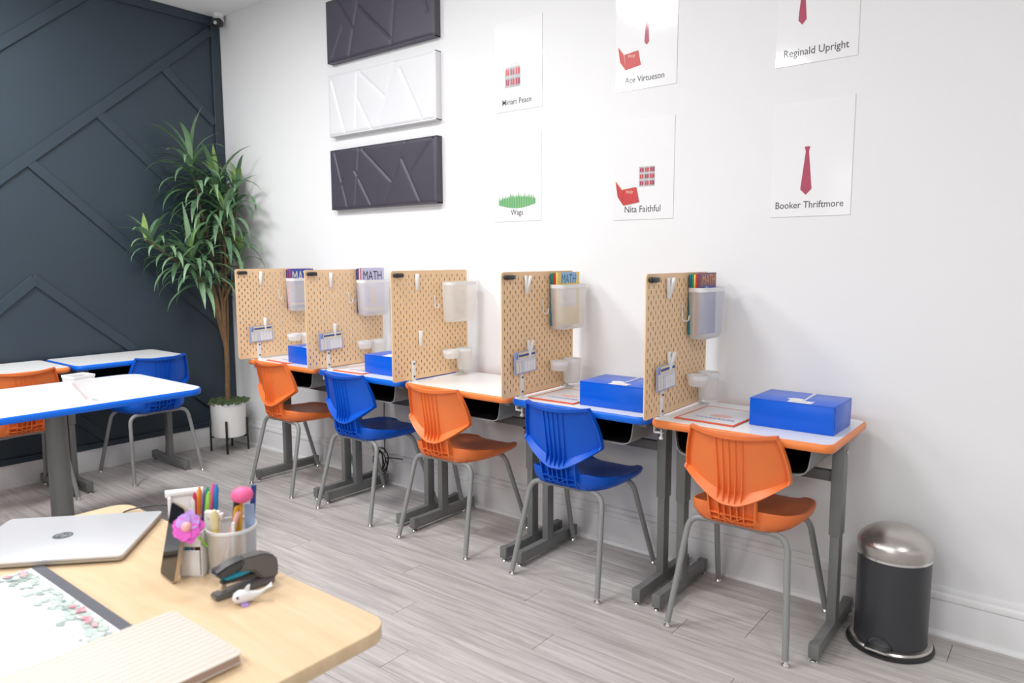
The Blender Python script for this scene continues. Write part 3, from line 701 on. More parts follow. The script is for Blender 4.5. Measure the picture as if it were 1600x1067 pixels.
# ================================================================== WALL PANELS
plum_vinyl = mat('charcoal_vinyl', (0.066, 0.060, 0.083), 0.42, var=0.05, vscale=12, bump=0.25, bscale=420)
white_vinyl = mat('white_vinyl', (0.78, 0.78, 0.80), 0.42, var=0.02, bump=0.15, bscale=420)
def seg_d(p, a, b):
    ax, ay = a; bx, by = b; dx, dy = bx - ax, by - ay; t = max(0, min(1, ((p[0] - ax) * dx + (p[1] - ay) * dy) / (dx * dx + dy * dy)))
    return math.hypot(p[0] - ax - t * dx, p[1] - ay - t * dy)
def make_panel(x0, z0, segs, m, label):
    W_, H_, D_ = 0.95, 0.375, 0.05
    t = thing('padded_panel', label, 'wall panel', (x0, 0, z0), 0, 'padded wall panels')
    fr = MB(); fr.box(0, W_, -D_ + 0.006, -0.0, 0, 0.006, 0.001); fr.box(0, W_, -D_ + 0.006, 0, H_ - 0.006, H_, 0.001); fr.box(0, 0.006, -D_ + 0.006, 0, 0, H_, 0.001); fr.box(W_ - 0.006, W_, -D_ + 0.006, 0, 0, H_, 0.001); fr.box(0.003, W_ - 0.003, -0.02, -0.002, 0.003, H_ - 0.003)
    fr.build('frame', m, t)
    nx, nz = 190, 76; mb = MB()
    def P(i, j):
        x = W_ * i / (nx - 1); z = H_ * j / (nz - 1); e = min(x, W_ - x, z, H_ - z)
        y = -D_ + 0.012 * max(0, 1 - e / 0.022) ** 2
        d = min(seg_d((x, z), (a[0] * W_, a[1] * H_), (b[0] * W_, b[1] * H_)) for a, b in segs)
        y += 0.0065 * math.exp(-(d / 0.006) ** 2) + 0.003 * math.exp(-d / 0.02)
        return (x, y, z)
    mb.grid(P, nx, nz); mb.build('padding', m, t, smooth=80)
PA = [((0.05, 0.95), (0.17, 0.02)), ((0.02, 0.1), (0.13, 0.5)), ((0.30, 1), (0.24, 0)), ((0.25, 0.62), (0.40, 0.06)), ((0.33, 0.95), (0.60, 0.40)), ((0.74, 1), (0.52, 0.0)), ((0.70, 0.72), (0.86, 0.02)), ((0.97, 1.0), (0.77, 0.48))]
PB = [((0.12, 0.98), (0.27, 0.45)), ((0.06, 0.1), (0.17, 0.55)), ((0.34, 1), (0.22, 0)), ((0.32, 0.78), (0.62, 0.14)), ((0.58, 1), (0.66, 0.72)), ((0.68, 1), (0.62, 0.0)), ((0.86, 1), (0.94, 0.38))]
PC = [((0.04, 0.92), (0.16, 0.04)), ((0.28, 0.6), (0.42, 0.04)), ((0.30, 1), (0.27, 0.1)), ((0.32, 0.95), (0.55, 0.5)), ((0.70, 0.85), (0.88, 0.04)), ((0.66, 1), (0.5, 0.1))]
make_panel(1.330, 2.645, PB, plum_vinyl, 'charcoal padded wall panel, top one, cut by the upper edge')
make_panel(1.330, 2.195, PC, white_vinyl, 'white padded wall panel between the two charcoal ones')
make_panel(1.330, 1.733, PA, plum_vinyl, 'charcoal padded wall panel below the white one')

# ================================================================== POSTERS (name captions kept, drawn characters left out)
p_red = flat('poster_red', 0.60, 0.05, 0.05, 0.4, 0.8); p_maroon = flat('poster_crimson', 0.42, 0.03, 0.09, 0.4, 0.8); p_skin = flat('poster_cream', 0.80, 0.66, 0.48, 0.4, 0.8)
p_grass = flat('poster_green', 0.16, 0.42, 0.17, 0.4, 0.8); p_grass2 = flat('poster_light_green', 0.28, 0.55, 0.27, 0.4, 0.8); p_grey = flat('poster_grey', 0.50, 0.47, 0.48, 0.4, 0.8); p_white = flat('poster_white', 0.82, 0.82, 0.82, 0.4, 0.8)
def deco_book(p, u, v, s):
    p.poly([(u, v + 0.95 * s), (u + 0.06 * s, v + 0.9 * s), (u + 0.30 * s, v + 0.62 * s), (u + 0.95 * s, v + 0.70 * s), (u + 0.32 * s, v + 0.56 * s)], p_skin)
    p.poly([(u, v + 0.95 * s), (u + 0.27 * s, v + 0.60 * s), (u + 0.36 * s, v), (u + 0.10 * s, v + 0.34 * s)], p_red)
    p.poly([(u + 0.29 * s, v + 0.60 * s), (u + 0.92 * s, v + 0.68 * s), (u + 1.05 * s, v + 0.10 * s), (u + 0.36 * s, v)], p_red)
    p.text('Holy', u + 0.48 * s, v + 0.45 * s, 0.30 * s, p_skin, 1.2, 0.0)
def deco_tie(p, u, v, L, w0, w1):
    p.poly([(u - w0 * 0.8, v), (u + w0 * 0.8, v), (u + w0 * 0.45, v - 0.10 * L), (u - w0 * 0.45, v - 0.10 * L)], p_maroon)
    p.poly([(u - w0 * 0.45, v - 0.10 * L), (u + w0 * 0.45, v - 0.10 * L), (u + w1, v - 0.88 * L), (u, v - L), (u - w1, v - 0.88 * L)], p_maroon)
def deco_plaid(p, u0, u1, v0, v1):
    p.rect(u0, u1, v0, v1, p_grey); du = (u1 - u0) / 3; dv = (v1 - v0) / 3
    for a in range(3):
        for b in range(3):
            p.rect(u0 + a * du + 0.18 * du, u0 + a * du + 0.95 * du, v0 + b * dv + 0.22 * dv, v0 + b * dv + 0.80 * dv, p_red if (a + b) % 2 else p_maroon)
            p.rect(u0 + a * du + 0.48 * du, u0 + a * du + 0.56 * du, v0 + b * dv, v0 + b * dv + dv, p_grey)
    for a in range(1, 3): p.rect(u0 + a * du - 0.0015, u0 + a * du + 0.0015, v0, v1, p_white)
    for b in range(1, 3): p.rect(u0, u1, v0 + b * dv - 0.0015, v0 + b * dv + 0.0015, p_white)
def make_poster(x0, z0, cap, cw, cu_, label, deco, tilt=0.0, hgt=0.455):
    t = thing('poster', label, 'poster', (x0, -0.0005, z0), 0, 'name posters'); t.rotation_euler = (0, tilt, 0)
    MB().box(0, 0.310, -0.0025, 0, 0, hgt, 0.0006, seg=1).build('sheet', gloss_paper, t, smooth=0)
    p = Print((0, -0.0025, 0), (1, 0, 0), (0, 0, 1), 0.0003)
    deco(p); p.build('drawing', t)
    p = Print((0, -0.0025, 0), (1, 0, 0), (0, 0, 1), 0.0003); p.text(cap, cu_, 0.034, cw, ink, 1.12, 0.006); p.build('caption', t)
def dk_plaid(p): deco_plaid(p, 0.070, 0.170, 0.12, 0.275)
rnd_g = random.Random(2)
def dk_grass(p):
    pts = [(0.03 + 0.24 * math.sin(0), 0.085)]; n = 46; up_ = []
    for k in range(n + 1):
        u = 0.030 + 0.245 * k / n; up_.append((u, 0.105 + 0.018 * math.sin(PI * k / n) + (rnd_g.uniform(0.012, 0.03) if k % 2 else rnd_g.uniform(0, 0.006))))
    lo = [(0.030 + 0.245 * k / 8, 0.088 - 0.020 * math.sin(PI * k / 8)) for k in range(8, -1, -1)]
    for k in range(n): p.mb.add([p.P(*up_[k]), p.P(*up_[k + 1]), p.P(up_[k + 1][0], 0.088 - 0.020 * math.sin(PI * (k + 1) / n)), p.P(up_[k][0], 0.088 - 0.020 * math.sin(PI * k / n))], [(0, 1, 2, 3)], p.mi(p_grass if k % 3 else p_grass2))
    p.k += 1
def dk_book(p): deco_book(p, 0.012, 0.085, 0.115); 
def dk_book_tie(p): deco_book(p, 0.012, 0.095, 0.115); deco_tie(p, 0.160, 0.300, 0.11, 0.014, 0.012)
def dk_book_plaid(p): deco_plaid(p, 0.135, 0.215, 0.150, 0.240); deco_book(p, 0.012, 0.068, 0.120)
def dk_tie(p): deco_tie(p, 0.100, 0.305, 0.155, 0.013, 0.016)
def dk_tie2(p): deco_tie(p, 0.140, 0.275, 0.19, 0.014, 0.022)
make_poster(2.672, 2.182, 'Miriam Peace', 0.190, 0.052, 'white name poster captioned Miriam Peace, above the Wags poster', dk_plaid)
make_poster(2.666, 1.613, 'Wags', 0.082, 0.112, 'white name poster captioned Wags with green grass', dk_grass)
make_poster(3.405, 2.186, 'Ace Virtueson', 0.200, 0.050, 'white name poster captioned Ace Virtueson, cut by the upper edge', dk_book_tie)
make_poster(3.402, 1.597, 'Nita Faithful', 0.185, 0.062, 'white name poster captioned Nita Faithful with a red book', dk_book_plaid)
make_poster(4.148, 2.180, 'Reginald Upright', 0.245, 0.033, 'white name poster captioned Reginald Upright, cut by the upper edge', dk_tie)
make_poster(4.148, 1.583, 'Booker Thriftmore', 0.262, 0.022, 'white name poster captioned Booker Thriftmore with a crimson tie', dk_tie2)

# ================================================================== STEP BIN
charcoal_paint = mat('charcoal_bin_paint', (0.040, 0.041, 0.046), 0.38, var=0.05, bump=0.03, bscale=300)
t = thing('step_bin', 'charcoal pedal bin with a domed steel lid beside the last desk', 'bin', (4.714, -0.196, 0), math.radians(-6))
MB().lathe([(0, 0.004), (0.121, 0.004), (0.121, 0.345), (0.117, 0.347), (0, 0.347)], 64).build('body', charcoal_paint, t)
MB().lathe([(0.1, 0.0), (0.143, 0.0), (0.147, 0.004), (0.146, 0.011), (0.138, 0.015), (0.1, 0.015)], 64).build('base_ring', black, t)
MB().lathe([(0.138, 0.0145), (0.139, 0.020), (0.134, 0.026), (0.122, 0.028)], 64).build('base_trim', brushed, t)
MB().lathe([(0.1225, 0.343), (0.1245, 0.343), (0.1245, 0.3525), (0.1225, 0.3525)], 64).build('collar', chrome, t)
dome = [(0.1245, 0.352), (0.126, 0.354), (0.126, 0.388), (0.124, 0.395), (0.117, 0.407), (0.104, 0.421), (0.086, 0.434), (0.062, 0.445), (0.034, 0.452), (0.012, 0.454), (0.0005, 0.4545)]
MB().lathe(dome, 64).build('lid', brushed, t, smooth=50)
pd = MB(); pd.prism([(-0.042, -0.118), (-0.042, -0.150), (-0.034, -0.158), (0.034, -0.158), (0.042, -0.150), (0.042, -0.118)], 0.028, 0.036, bev=0.002); pd.build('pedal', chrome, t)
def arch(i, j):
    a = PI * i / 12; r = [0.046, 0.046][j]; return (r * math.cos(a), -0.1225 - 0.001 * 0 - (0.004 if j == 0 else 0.0), 0.024 + 0.044 * math.sin(a))
mb = MB(); mb.add([(0.046 * math.cos(PI * i / 14), -math.sqrt(max(0, 0.1225 ** 2 - (0.046 * math.cos(PI * i / 14)) ** 2)) - 0.001, 0.026 + 0.042 * math.sin(PI * i / 14)) for i in range(15)], [tuple(range(15))]); mb.build('pedal_recess', black, t, smooth=0)

# ================================================================== SECURITY CAMERA
t = thing('security_camera', 'small white and black security camera in the ceiling corner', 'security camera', (0.10, -0.055, H), 0)
MB().lathe([(0, 0.0), (0.040, 0.0), (0.040, -0.012), (0.034, -0.020), (0, -0.020)], 28).build('base', white_plastic, t, smooth=50)
MB().lathe([(0.030, -0.018), (0.036, -0.026), (0.038, -0.045), (0.030, -0.060), (0, -0.062)], 28).build('swivel', white_plastic, t, smooth=60)
hd = MB().box(-0.036, 0.036, -0.060, 0.010, -0.092, -0.038, 0.016, seg=4).build('head', black, t, smooth=60)
hd.rotation_euler = (0, 0, math.radians(38))
MB().tube([(0, -0.058, -0.076), (0, -0.063, -0.076)], 0.012, 16).build('lens', chrome, hd)

# ================================================================== POTTED PLANT
ceramic = mat('white_ceramic', (0.84, 0.825, 0.81), 0.5, var=0.02, bump=0.05, bscale=150)
bark = mat('tan_bark', (0.20, 0.115, 0.055), 0.85, var=0.35, vscale=25, bump=0.8, bscale=60)
mossm = mat('moss_green', (0.11, 0.16, 0.07), 0.85, var=0.4, vscale=40)
def leaf_mat(name, a, b):
    m = bpy.data.materials.new(name); m.use_nodes = True; n = m.node_tree.nodes; l = m.node_tree.links; bs = n['Principled BSDF']
    oi = n.new('ShaderNodeObjectInfo'); tc = n.new('ShaderNodeTexCoord'); nz = n.new('ShaderNodeTexNoise'); nz.inputs['Scale'].default_value = 14; l.new(tc.outputs['Object'], nz.inputs['Vector'])
    ad = n.new('ShaderNodeMath'); ad.operation = 'ADD'; l.new(oi.outputs['Random'], ad.inputs[0]); l.new(nz.outputs['Fac'], ad.inputs[1])
    mr = n.new('ShaderNodeMapRange'); mr.inputs['From Min'].default_value = 0.3; mr.inputs['From Max'].default_value = 1.5; l.new(ad.outputs[0], mr.inputs['Value'])
    mx = n.new('ShaderNodeMix'); mx.data_type = 'RGBA'; mx.inputs[6].default_value = (*a, 1); mx.inputs[7].default_value = (*b, 1); l.new(mr.outputs[0], mx.inputs[0]); l.new(mx.outputs[2], bs.inputs['Base Color'])
    bs.inputs['Roughness'].default_value = 0.38; return m
leafm = leaf_mat('dracaena_leaf', (0.045, 0.125, 0.060), (0.22, 0.36, 0.20))
leaft = leaf_mat('dracaena_young_leaf', (0.16, 0.30, 0.07), (0.30, 0.46, 0.14))
PX, PY = 0.250, -0.212
t = thing('potted_plant', 'tall dracaena in a white pot on a black stand, in the corner', 'plant', (PX, PY, 0), 0)
pot = MB().lathe([(0, 0.115), (0.112, 0.115), (0.118, 0.121), (0.124, 0.365), (0.118, 0.368), (0.116, 0.345), (0, 0.345)], 48).build('pot', ceramic, t)
st_ = MB(); 
for a in (0, PI / 2): st_.box(-0.128, 0.128, -0.006, 0.006, 0.100, 0.113, 0.001, mx=Matrix.Rotation(a - 0.62, 4, 'Z'))
stand = st_.build('stand', black_metal, t)
for k in range(4):
    MB().box(0.124, 0.136, -0.008, 0.008, 0.0, 0.245, 0.0015, mx=Matrix.Rotation(k * PI / 2 - 0.62 - 0.04, 4, 'Z')).build('leg', black_metal, stand)
mb = MB(); rnd = random.Random(3)
for k in range(1100):
    r = 0.115 * math.sqrt(rnd.random()); a = rnd.random() * 2 * PI; x, y = r * math.cos(a), r * math.sin(a); b = rnd.random() * 2 * PI; L = 0.022 + 0.035 * rnd.random()
    e = 0.0014; dx, dy = math.cos(b), math.sin(b); z = 0.350
    mb.add([(x - dy * e, y + dx * e, z), (x + dy * e, y - dx * e, z), (x + dx * L * 0.5, y + dy * L * 0.5, z + L * 0.7), (x + dx * L, y + dy * L, z + L * 0.55)], [(0, 1, 2), (1, 3, 2)])
mb.lathe([(0, 0.352), (0.09, 0.350), (0.117, 0.344)], 24)
ms = mb.build('moss', mossm, t, smooth=0); ms['kind'] = 'stuff'
def W2L(p): return Vector((p[0] - PX, p[1] - PY, p[2]))
fork = Vector((0.0, 0.01, 0.78))
tr = MB().tube([(0.0, 0.0, 0.33), (-0.004, 0.004, 0.45), (0.004, 0.006, 0.6), (0.0, 0.01, 0.80)], [0.020, 0.018, 0.017, 0.018], 12).build('trunk', bark, t, smooth=60)
heads = [  # stem foot, stem tip (world), leaves, leaf length, droop bias
    ((0.235, -0.335, 1.76), (0.215, -0.395, 2.17), 42, 0.31, 0.1),
    ((0.285, -0.235, 1.66), (0.300, -0.240, 1.97), 48, 0.35, 0.9),
    ((0.345, -0.150, 1.62), (0.350, -0.115, 1.95), 42, 0.33, 0.6),
    ((0.225, -0.460, 1.36), (0.235, -0.735, 1.55), 40, 0.27, 0.5),
    ((0.290, -0.380, 1.22), (0.330, -0.490, 1.45), 44, 0.34, 0.6),
    ((0.240, -0.320, 1.36), (0.250, -0.385, 1.58), 28, 0.28, 0.3),
    ((0.370, -0.245, 1.52), (0.390, -0.255, 1.78), 34, 0.36, 1.1),
    ((0.360, -0.150, 1.30), (0.385, -0.130, 1.50), 20, 0.30, 0.9)]
def leaf_mesh(L, e0, droop, wd):
    mb = MB(); n = 8; x = z = 0.0; e = e0; rows_ = []
    for k in range(n + 1):
        f = k / n; w2 = wd * (0.45 + 0.55 * min(1, f * 4)) * (1 - max(0, (f - 0.45) / 0.55) ** 1.6) + 0.0004
        nx_, nz_ = -math.sin(e), math.cos(e)
        rows_.append([(x + nx_ * w2 * 0.25, -w2, z + nz_ * w2 * 0.25), (x, 0, z), (x + nx_ * w2 * 0.25, w2, z + nz_ * w2 * 0.25)])
        x += math.cos(e) * L / n; z += math.sin(e) * L / n; e -= droop / n * (0.5 + 1.0 * f)
    mb.grid(lambda i, j: rows_[j][i], 3, n + 1); return mb, x
LV = []
for (e0, dr) in ((80, 0.4), (66, 1.2), (54, 1.8), (44, 2.2), (36, 2.5), (26, 2.4), (12, 2.0), (-5, 1.5)):
    for wd in (0.0150, 0.0190):
        mb, reach = leaf_mesh(1.0 * 0.28, math.radians(e0), dr, wd); o = mb.build('leaf', leafm, None, smooth=70)
        me2 = o.data.copy(); me2.materials.clear(); me2.materials.append(leaft); LV.append((o.data, reach, me2)); bpy.data.objects.remove(o)
rnd = random.Random(11)
for hi, (a, b, nl, L, dbias) in enumerate(heads):
    A, Bv = W2L(a), W2L(b)
    st0 = fork + Vector((0, 0, -0.06 + 0.03 * (hi % 3)))
    an = hi * 2.4; zb = min(1.12, A.z - 0.12); bun = Vector((0.022 * math.cos(an), 0.030 * math.sin(an), zb)) + Vector((A.x, A.y, 0)) * (0.34 if A.z < 1.45 else 0.16)
    mid = bun.lerp(A, 0.5) + Vector((0, 0, 0.02))
    MB().tube([st0, st0.lerp(bun, 0.5) + Vector((0.004 * math.cos(an), 0.006 * math.sin(an), 0)), bun, mid, A, Bv], [0.013, 0.011, 0.0105, 0.009, 0.008, 0.005], 8).build('branch', bark, tr, smooth=60)
    for k in range(nl):
        f = (k + 0.5) / nl; pos = A.lerp(Bv, f ** 0.8); az = k * 2.39996 + rnd.uniform(-0.25, 0.25)
        ev = f + rnd.uniform(-0.08, 0.08) - 0.12 * dbias
        idx = max(0, min(7, int((1 - ev) * 7.5))) if ev < 0.9 else 0
        me_, reach, me_y = LV[idx * 2 + (k % 2)]
        sc = L / 0.28 * rnd.uniform(0.9, 1.22) * (0.62 if f > 0.9 else 1.0)
        for tr_ in range(12):
            wx = PX + pos.x + math.cos(az) * reach * sc; wy = PY + pos.y + math.sin(az) * reach * sc
            if wx > 0.03 and wy < -0.03: break
            az += 0.55
        o = link('leaf', me_y if f > 0.9 else me_, t); o.location = pos; o.rotation_euler = (rnd.uniform(-0.1, 0.1), rnd.uniform(-0.08, 0.08), az); o.scale = (sc, 1.0, sc)

# ================================================================== ACTIVITY TABLE
t = thing('activity_table', 'white table with a blue edge and grey column leg, left side', 'table', (1.265, -2.05, 0), 0)
x0, x1, y0, y1 = -0.405, 0.415, -0.90, 0.915
out = rrect(x0, x1, y0, y1, 0.10, 8); inn = rrect(x0 + 0.008, x1 - 0.008, y0 + 0.008, y1 - 0.008, 0.092, 8); n = len(out)
MB().prism(inn, 0.732, 0.760).build('tabletop', laminate, t, smooth=0)
pr = [(0.0, 0.0302), (0.4, 0.0300), (0.85, 0.0245), (1.0, 0.015), (0.85, 0.0055), (0.35, 0.0), (-0.3, 0.0)]
mb = MB(); mb.grid(lambda i, j: (inn[i][0] + (out[i][0] - inn[i][0]) * pr[j][0], inn[i][1] + (out[i][1] - inn[i][1]) * pr[j][0], 0.730 + pr[j][1]), n, len(pr), closed_u=True); mb.build('edge_band', blue_edge, t, smooth=50)
for yy in (0.345, -0.45):
    cl = MB().lathe([(0, 0.03), (0.050, 0.03), (0.046, 0.72), (0, 0.72)], 36, (0, yy, 0), sx=1.0).build('column', grey_steel, t)
    MB().box(-0.25, 0.25, yy - 0.11, yy + 0.11, 0.715, 0.731, 0.004).build('mounting_plate', grey_dark, cl)
    MB().box(-0.30, 0.30, yy - 0.035, yy + 0.035, 0.0, 0.040, 0.008).build('foot', grey_steel, cl)
# clear-white square holder with a red brush inside
t = thing('pencil_holder', 'small white square mesh holder standing on the blue-edged table', 'holder', (1.535, -1.690, 0.7605), math.radians(8))
mb = MB(); lev = [(0.038, 0.0), (0.042, 0.035), (0.049, 0.100), (0.051, 0.120)]
rings = [rrect(-r, r, -r, r, 0.008, 3) for r, z in lev]; n = len(rings[0])
mb.grid(lambda i, j: (rings[j][i][0], rings[j][i][1], lev[j][1]), n, 4, closed_u=True); mb.add([(p[0], p[1], 0) for p in rings[0]], [tuple(range(n))])
mb.build('holder_wall', cup_mesh, t, smooth=40, uv=lambda p: (p[0] + p[1], p[2]))
mb = MB(); o_ = rrect(-0.053, 0.053, -0.053, 0.053, 0.009, 3); i_ = rrect(-0.049, 0.049, -0.049, 0.049, 0.007, 3); rg = [[(p[0], p[1], z) for p in q_] for q_, z in ((o_, 0.116), (o_, 0.126), (i_, 0.126), (i_, 0.116))]
mb.grid(lambda a, b: rg[b][a], n, 4, closed_u=True); mb.build('rim', white_plastic, t, smooth=40)
marker_red = flat('marker_red', 0.62, 0.06, 0.07)
t = thing('marker', 'red and clear double-ended marker leaning inside the square holder', 'marker', (1.535, -1.690, 0.764), math.radians(8))
a, b = Vector((0.018, 0.022, 0.004)), Vector((0.012, -0.034, 0.088)); d = b - a
MB().tube([a + d * 0.0, a + d * 0.38], 0.0055, 10).build('cap', marker_red, t); MB().tube([a + d * 0.38, a + d * 0.66], 0.004, 10).build('barrel', grey_tray, t); MB().tube([a + d * 0.66, a + d * 1.0], 0.006, 10).build('cap', marker_red, t)

# ================================================================== CABLES
def cable(name, pts, r, label, cat='cable'):
    return tag(MB().tube(fillet(pts, 0.05, 5), r, 8).build(name, black, None, smooth=60), label, cat)
t = thing('power_cable', 'black power cable bundled in a coil behind the second chair', 'cable', (1.79, -0.05, 0), 0)
mb = MB(); rnd = random.Random(5)
for k in range(6):
    r = 0.058 + rnd.uniform(-0.012, 0.012); cx_, cz = rnd.uniform(-0.012, 0.012), 0.155 + rnd.uniform(-0.012, 0.012); dy = -0.022 - 0.004 * k
    mb.tube([(cx_ + r * 0.75 * math.cos(a), dy + 0.006 * math.sin(2 * a + k), cz + r * 1.15 * math.sin(a)) for a in [2 * PI * q_ / 28 for q_ in range(29)]], 0.0032, 6)
mb.build('coil', black, t, smooth=60)
MB().tube(fillet([(0.03, -0.025, 0.21), (0.035, -0.03, 0.42), (0.04, -0.03, 0.545)], 0.05, 5), 0.0032, 8).build('lead', black, t, smooth=60)
MB().box(0.018, 0.062, -0.045, -0.015, 0.545, 0.60, 0.004).build('plug', navy_c, t)
MB().tube(fillet([(0.04, -0.025, 0.18), (0.10, -0.012, 0.185), (0.17, -0.008, 0.19)], 0.03, 4), 0.0034, 8).build('lead', black, t, smooth=60)
t = thing('power_adapter', 'black power adapter hanging under the blue desk beside the middle chair', 'adapter', (2.96, -0.10, 0), 0)
MB().box(-0.018, 0.018, -0.016, 0.016, 0.535, 0.598, 0.004).build('body', black, t)
MB().box(-0.012, 0.012, -0.010, 0.010, 0.480, 0.535, 0.003).build('tip', flat('tan_tip', 0.35, 0.26, 0.16), t)

# ================================================================== TEACHER'S DESK
maple = grain_mat('maple_laminate', (0.70, 0.50, 0.30), (0.78, 0.59, 0.38), 0.36, 3.0, 28, 8, bump=0.03)
TZ = 0.740
t = thing('teacher_desk', 'pale maple desk in the foreground, rounded corner toward the room', 'desk', (3.66, -2.62, 0), 0)
out = rrect(-0.545, 0.557, -0.70, 0.443, 0.05, 8)
MB().prism(out, TZ - 0.028, TZ, bev=0.003).build('desktop', maple, t, smooth=30)
for xx in (-0.45, 0.42):
    lg = MB().box(xx - 0.02, xx + 0.02, -0.30, -0.24, 0.06, TZ - 0.03, 0.004).build('leg', grey_steel, t)
    MB().box(xx - 0.018, xx + 0.018, -0.62, 0.32, 0.012, 0.062, 0.004).build('foot', grey_steel, lg)
    MB().box(xx - 0.018, xx + 0.018, -0.58, 0.30, TZ - 0.046, TZ - 0.0285, 0.003).build('support_arm', grey_dark, lg)
MB().box(-0.43, 0.40, -0.28, -0.26, 0.45, 0.68, 0.002).build('modesty_panel', grey_dark, t)
# --- laptop
silver = mat('silver_aluminium', (0.66, 0.66, 0.68), 0.34, metal=0.3, var=0.01)
lap_side = mat('laptop_side', (0.42, 0.38, 0.33), 0.4, metal=0.4)
ang = math.atan2(-2.442 + 2.172, 3.074 - 3.321)
BRp = Vector((3.321, -2.172)); u = Vector((math.cos(ang), math.sin(ang))); v = Vector((-u.y, u.x))
if v.dot(Vector((3.553 - 3.321, -2.351 + 2.172))) < 0: v = -v
t = thing('laptop', 'closed silver laptop with a round emblem on the maple desk', 'laptop', (BRp.x, BRp.y, TZ + 0.0008), 0)
def LP_(a, b, z): return (u.x * a + v.x * b, u.y * a + v.y * b, z)
def lap_prism(r, z0, z1, inset, bev):
    pts = rrect(inset, 0.366 - inset, inset, 0.290 - inset, r, 5); mb = MB(); mb.prism([(u.x * a + v.x * b, u.y * a + v.y * b) for a, b in pts], z0, z1, bev=bev); return mb
lap_prism(0.010, 0.003, 0.0105, 0.002, 0.002).build('base', lap_side, t); lap_prism(0.010, 0.0115, 0.0178, 0.0, 0.0015).build('lid', silver, t); lap_prism(0.010, 0.0, 0.003, 0.03, 0).build('rubber_feet', black, t)
p = Print(LP_(0.183, 0.145, 0.0178), (-u.x, -u.y, 0), (-v.x, -v.y, 0), 0.0003)
if p.N.z < 0: p.N = -p.N
lg_d = flat('emblem_dark', 0.10, 0.11, 0.12, 0.3)
p.ell(0, 0, 0.022, 0.022, lg_d, 36); p.text('hp', -0.0145, -0.0065, 0.030, silver, 1.15, -0.02, 0.12)
p.build('emblem', t)
# --- charging cable from behind the laptop
cable('laptop_cable', [(3.235, -2.245, TZ + 0.004), (3.20, -2.215, TZ + 0.004), (3.235, -2.165, TZ + 0.012), (3.30, -2.135, TZ + 0.02), (3.36, -2.13, TZ + 0.004), (3.42, -2.15, TZ + 0.004)], 0.0024, 'thin black cable lying between the laptop and the pen caddy')
# --- planner pad with floral border
fl_pink = flat('floral_pink', 0.70, 0.20, 0.27); fl_rose = flat('floral_rose', 0.76, 0.38, 0.40); fl_green = flat('floral_sage', 0.30, 0.37, 0.34); fl_pale = flat('floral_mist', 0.46, 0.54, 0.50); slate = flat('slate_bar', 0.085, 0.085, 0.105)
t = thing('planner_pad', 'desk planner pad with floral border and slate side bar', 'planner', (3.418, -2.93, TZ + 0.0006), 0)
MB().box(0, 0.56, 0, 0.422, 0, 0.0035, 0.0006, seg=1).build('sheets', paper, t)
MB().box(-0.002, 0.562, 0.420, 0.443, 0, 0.0045, 0.0008, seg=1).build('side_bar', slate, t)
p = Print((0, 0, 0.0035), (1, 0, 0), (0, 1, 0), 0.0002); rnd = random.Random(9)
def blob(uu, vv, s, m):
    k0 = rnd.random() * 6; p.poly([(uu + s * (1 + 0.35 * math.sin(3 * a + k0)) * math.cos(a), vv + s * 0.75 * (1 + 0.35 * math.cos(2 * a + k0)) * math.sin(a)) for a in [2 * PI * q_ / 10 for q_ in range(10)]], m); p.k -= 0.9
for k in range(170):
    uu = rnd.uniform(0.0, 0.55); vv = 0.418 - abs(rnd.gauss(0, 0.020)) - 0.008
    blob(uu, vv, rnd.uniform(0.005, 0.012), rnd.choice([fl_pale, fl_pale, fl_green, fl_pale]))
for k in range(120):
    side = rnd.random() < 0.5; uu = (0.008 + abs(rnd.gauss(0, 0.018))) if side else (0.552 - abs(rnd.gauss(0, 0.02))); blob(min(0.548, uu), rnd.uniform(0.01, 0.40), rnd.uniform(0.005, 0.011), rnd.choice([fl_pale, fl_green, fl_pale]))
for (uu, vv) in ((0.02, 0.40), (0.035, 0.392), (0.015, 0.37), (0.30, 0.405), (0.27, 0.398), (0.36, 0.392), (0.385, 0.40), (0.345, 0.40), (0.012, 0.30), (0.02, 0.20)):
    for q_ in range(3): blob(uu + rnd.uniform(-0.008, 0.008), vv + rnd.uniform(-0.006, 0.006), rnd.uniform(0.005, 0.008), rnd.choice([fl_pink, fl_rose, fl_rose]))
p.build('floral_print', t)['kind'] = 'stuff'
# --- notebook
nb_cov = mat('notebook_cover', (0.66, 0.585, 0.52), 0.6, var=0.02); nb_line = flat('notebook_stripe', 0.60, 0.51, 0.44); nb_edge = flat('notebook_edge', 0.42, 0.30, 0.25)
t = thing('notebook', 'thick beige striped notebook at the front of the maple desk', 'notebook', (3.890, -2.765, TZ + 0.0058), 0)
MB().prism(rrect(0, 0.236, 0, 0.335, 0.012, 5), 0.002, 0.0145).build('pages', nb_edge, t, smooth=30)
c = MB(); c.prism(rrect(-0.002, 0.238, -0.002, 0.337, 0.013, 5), 0.0145, 0.0165, bev=0.0006); c.prism(rrect(-0.002, 0.238, -0.002, 0.337, 0.013, 5), 0.0, 0.002, bev=0.0006); c.build('cover', nb_cov, t, smooth=30)
p = Print((0, 0, 0.0165), (1, 0, 0), (0, 1, 0), 0.0003)
for k in range(16): p.rect(0.008 + 0.0142 * k, 0.0105 + 0.0142 * k, 0.0, 0.334, nb_line); p.k -= 1
p.poly([(0.10, 0.062), (0.118, 0.072), (0.125, 0.058), (0.14, 0.066), (0.133, 0.045), (0.108, 0.048)], black_i); p.build('cover_print', t)
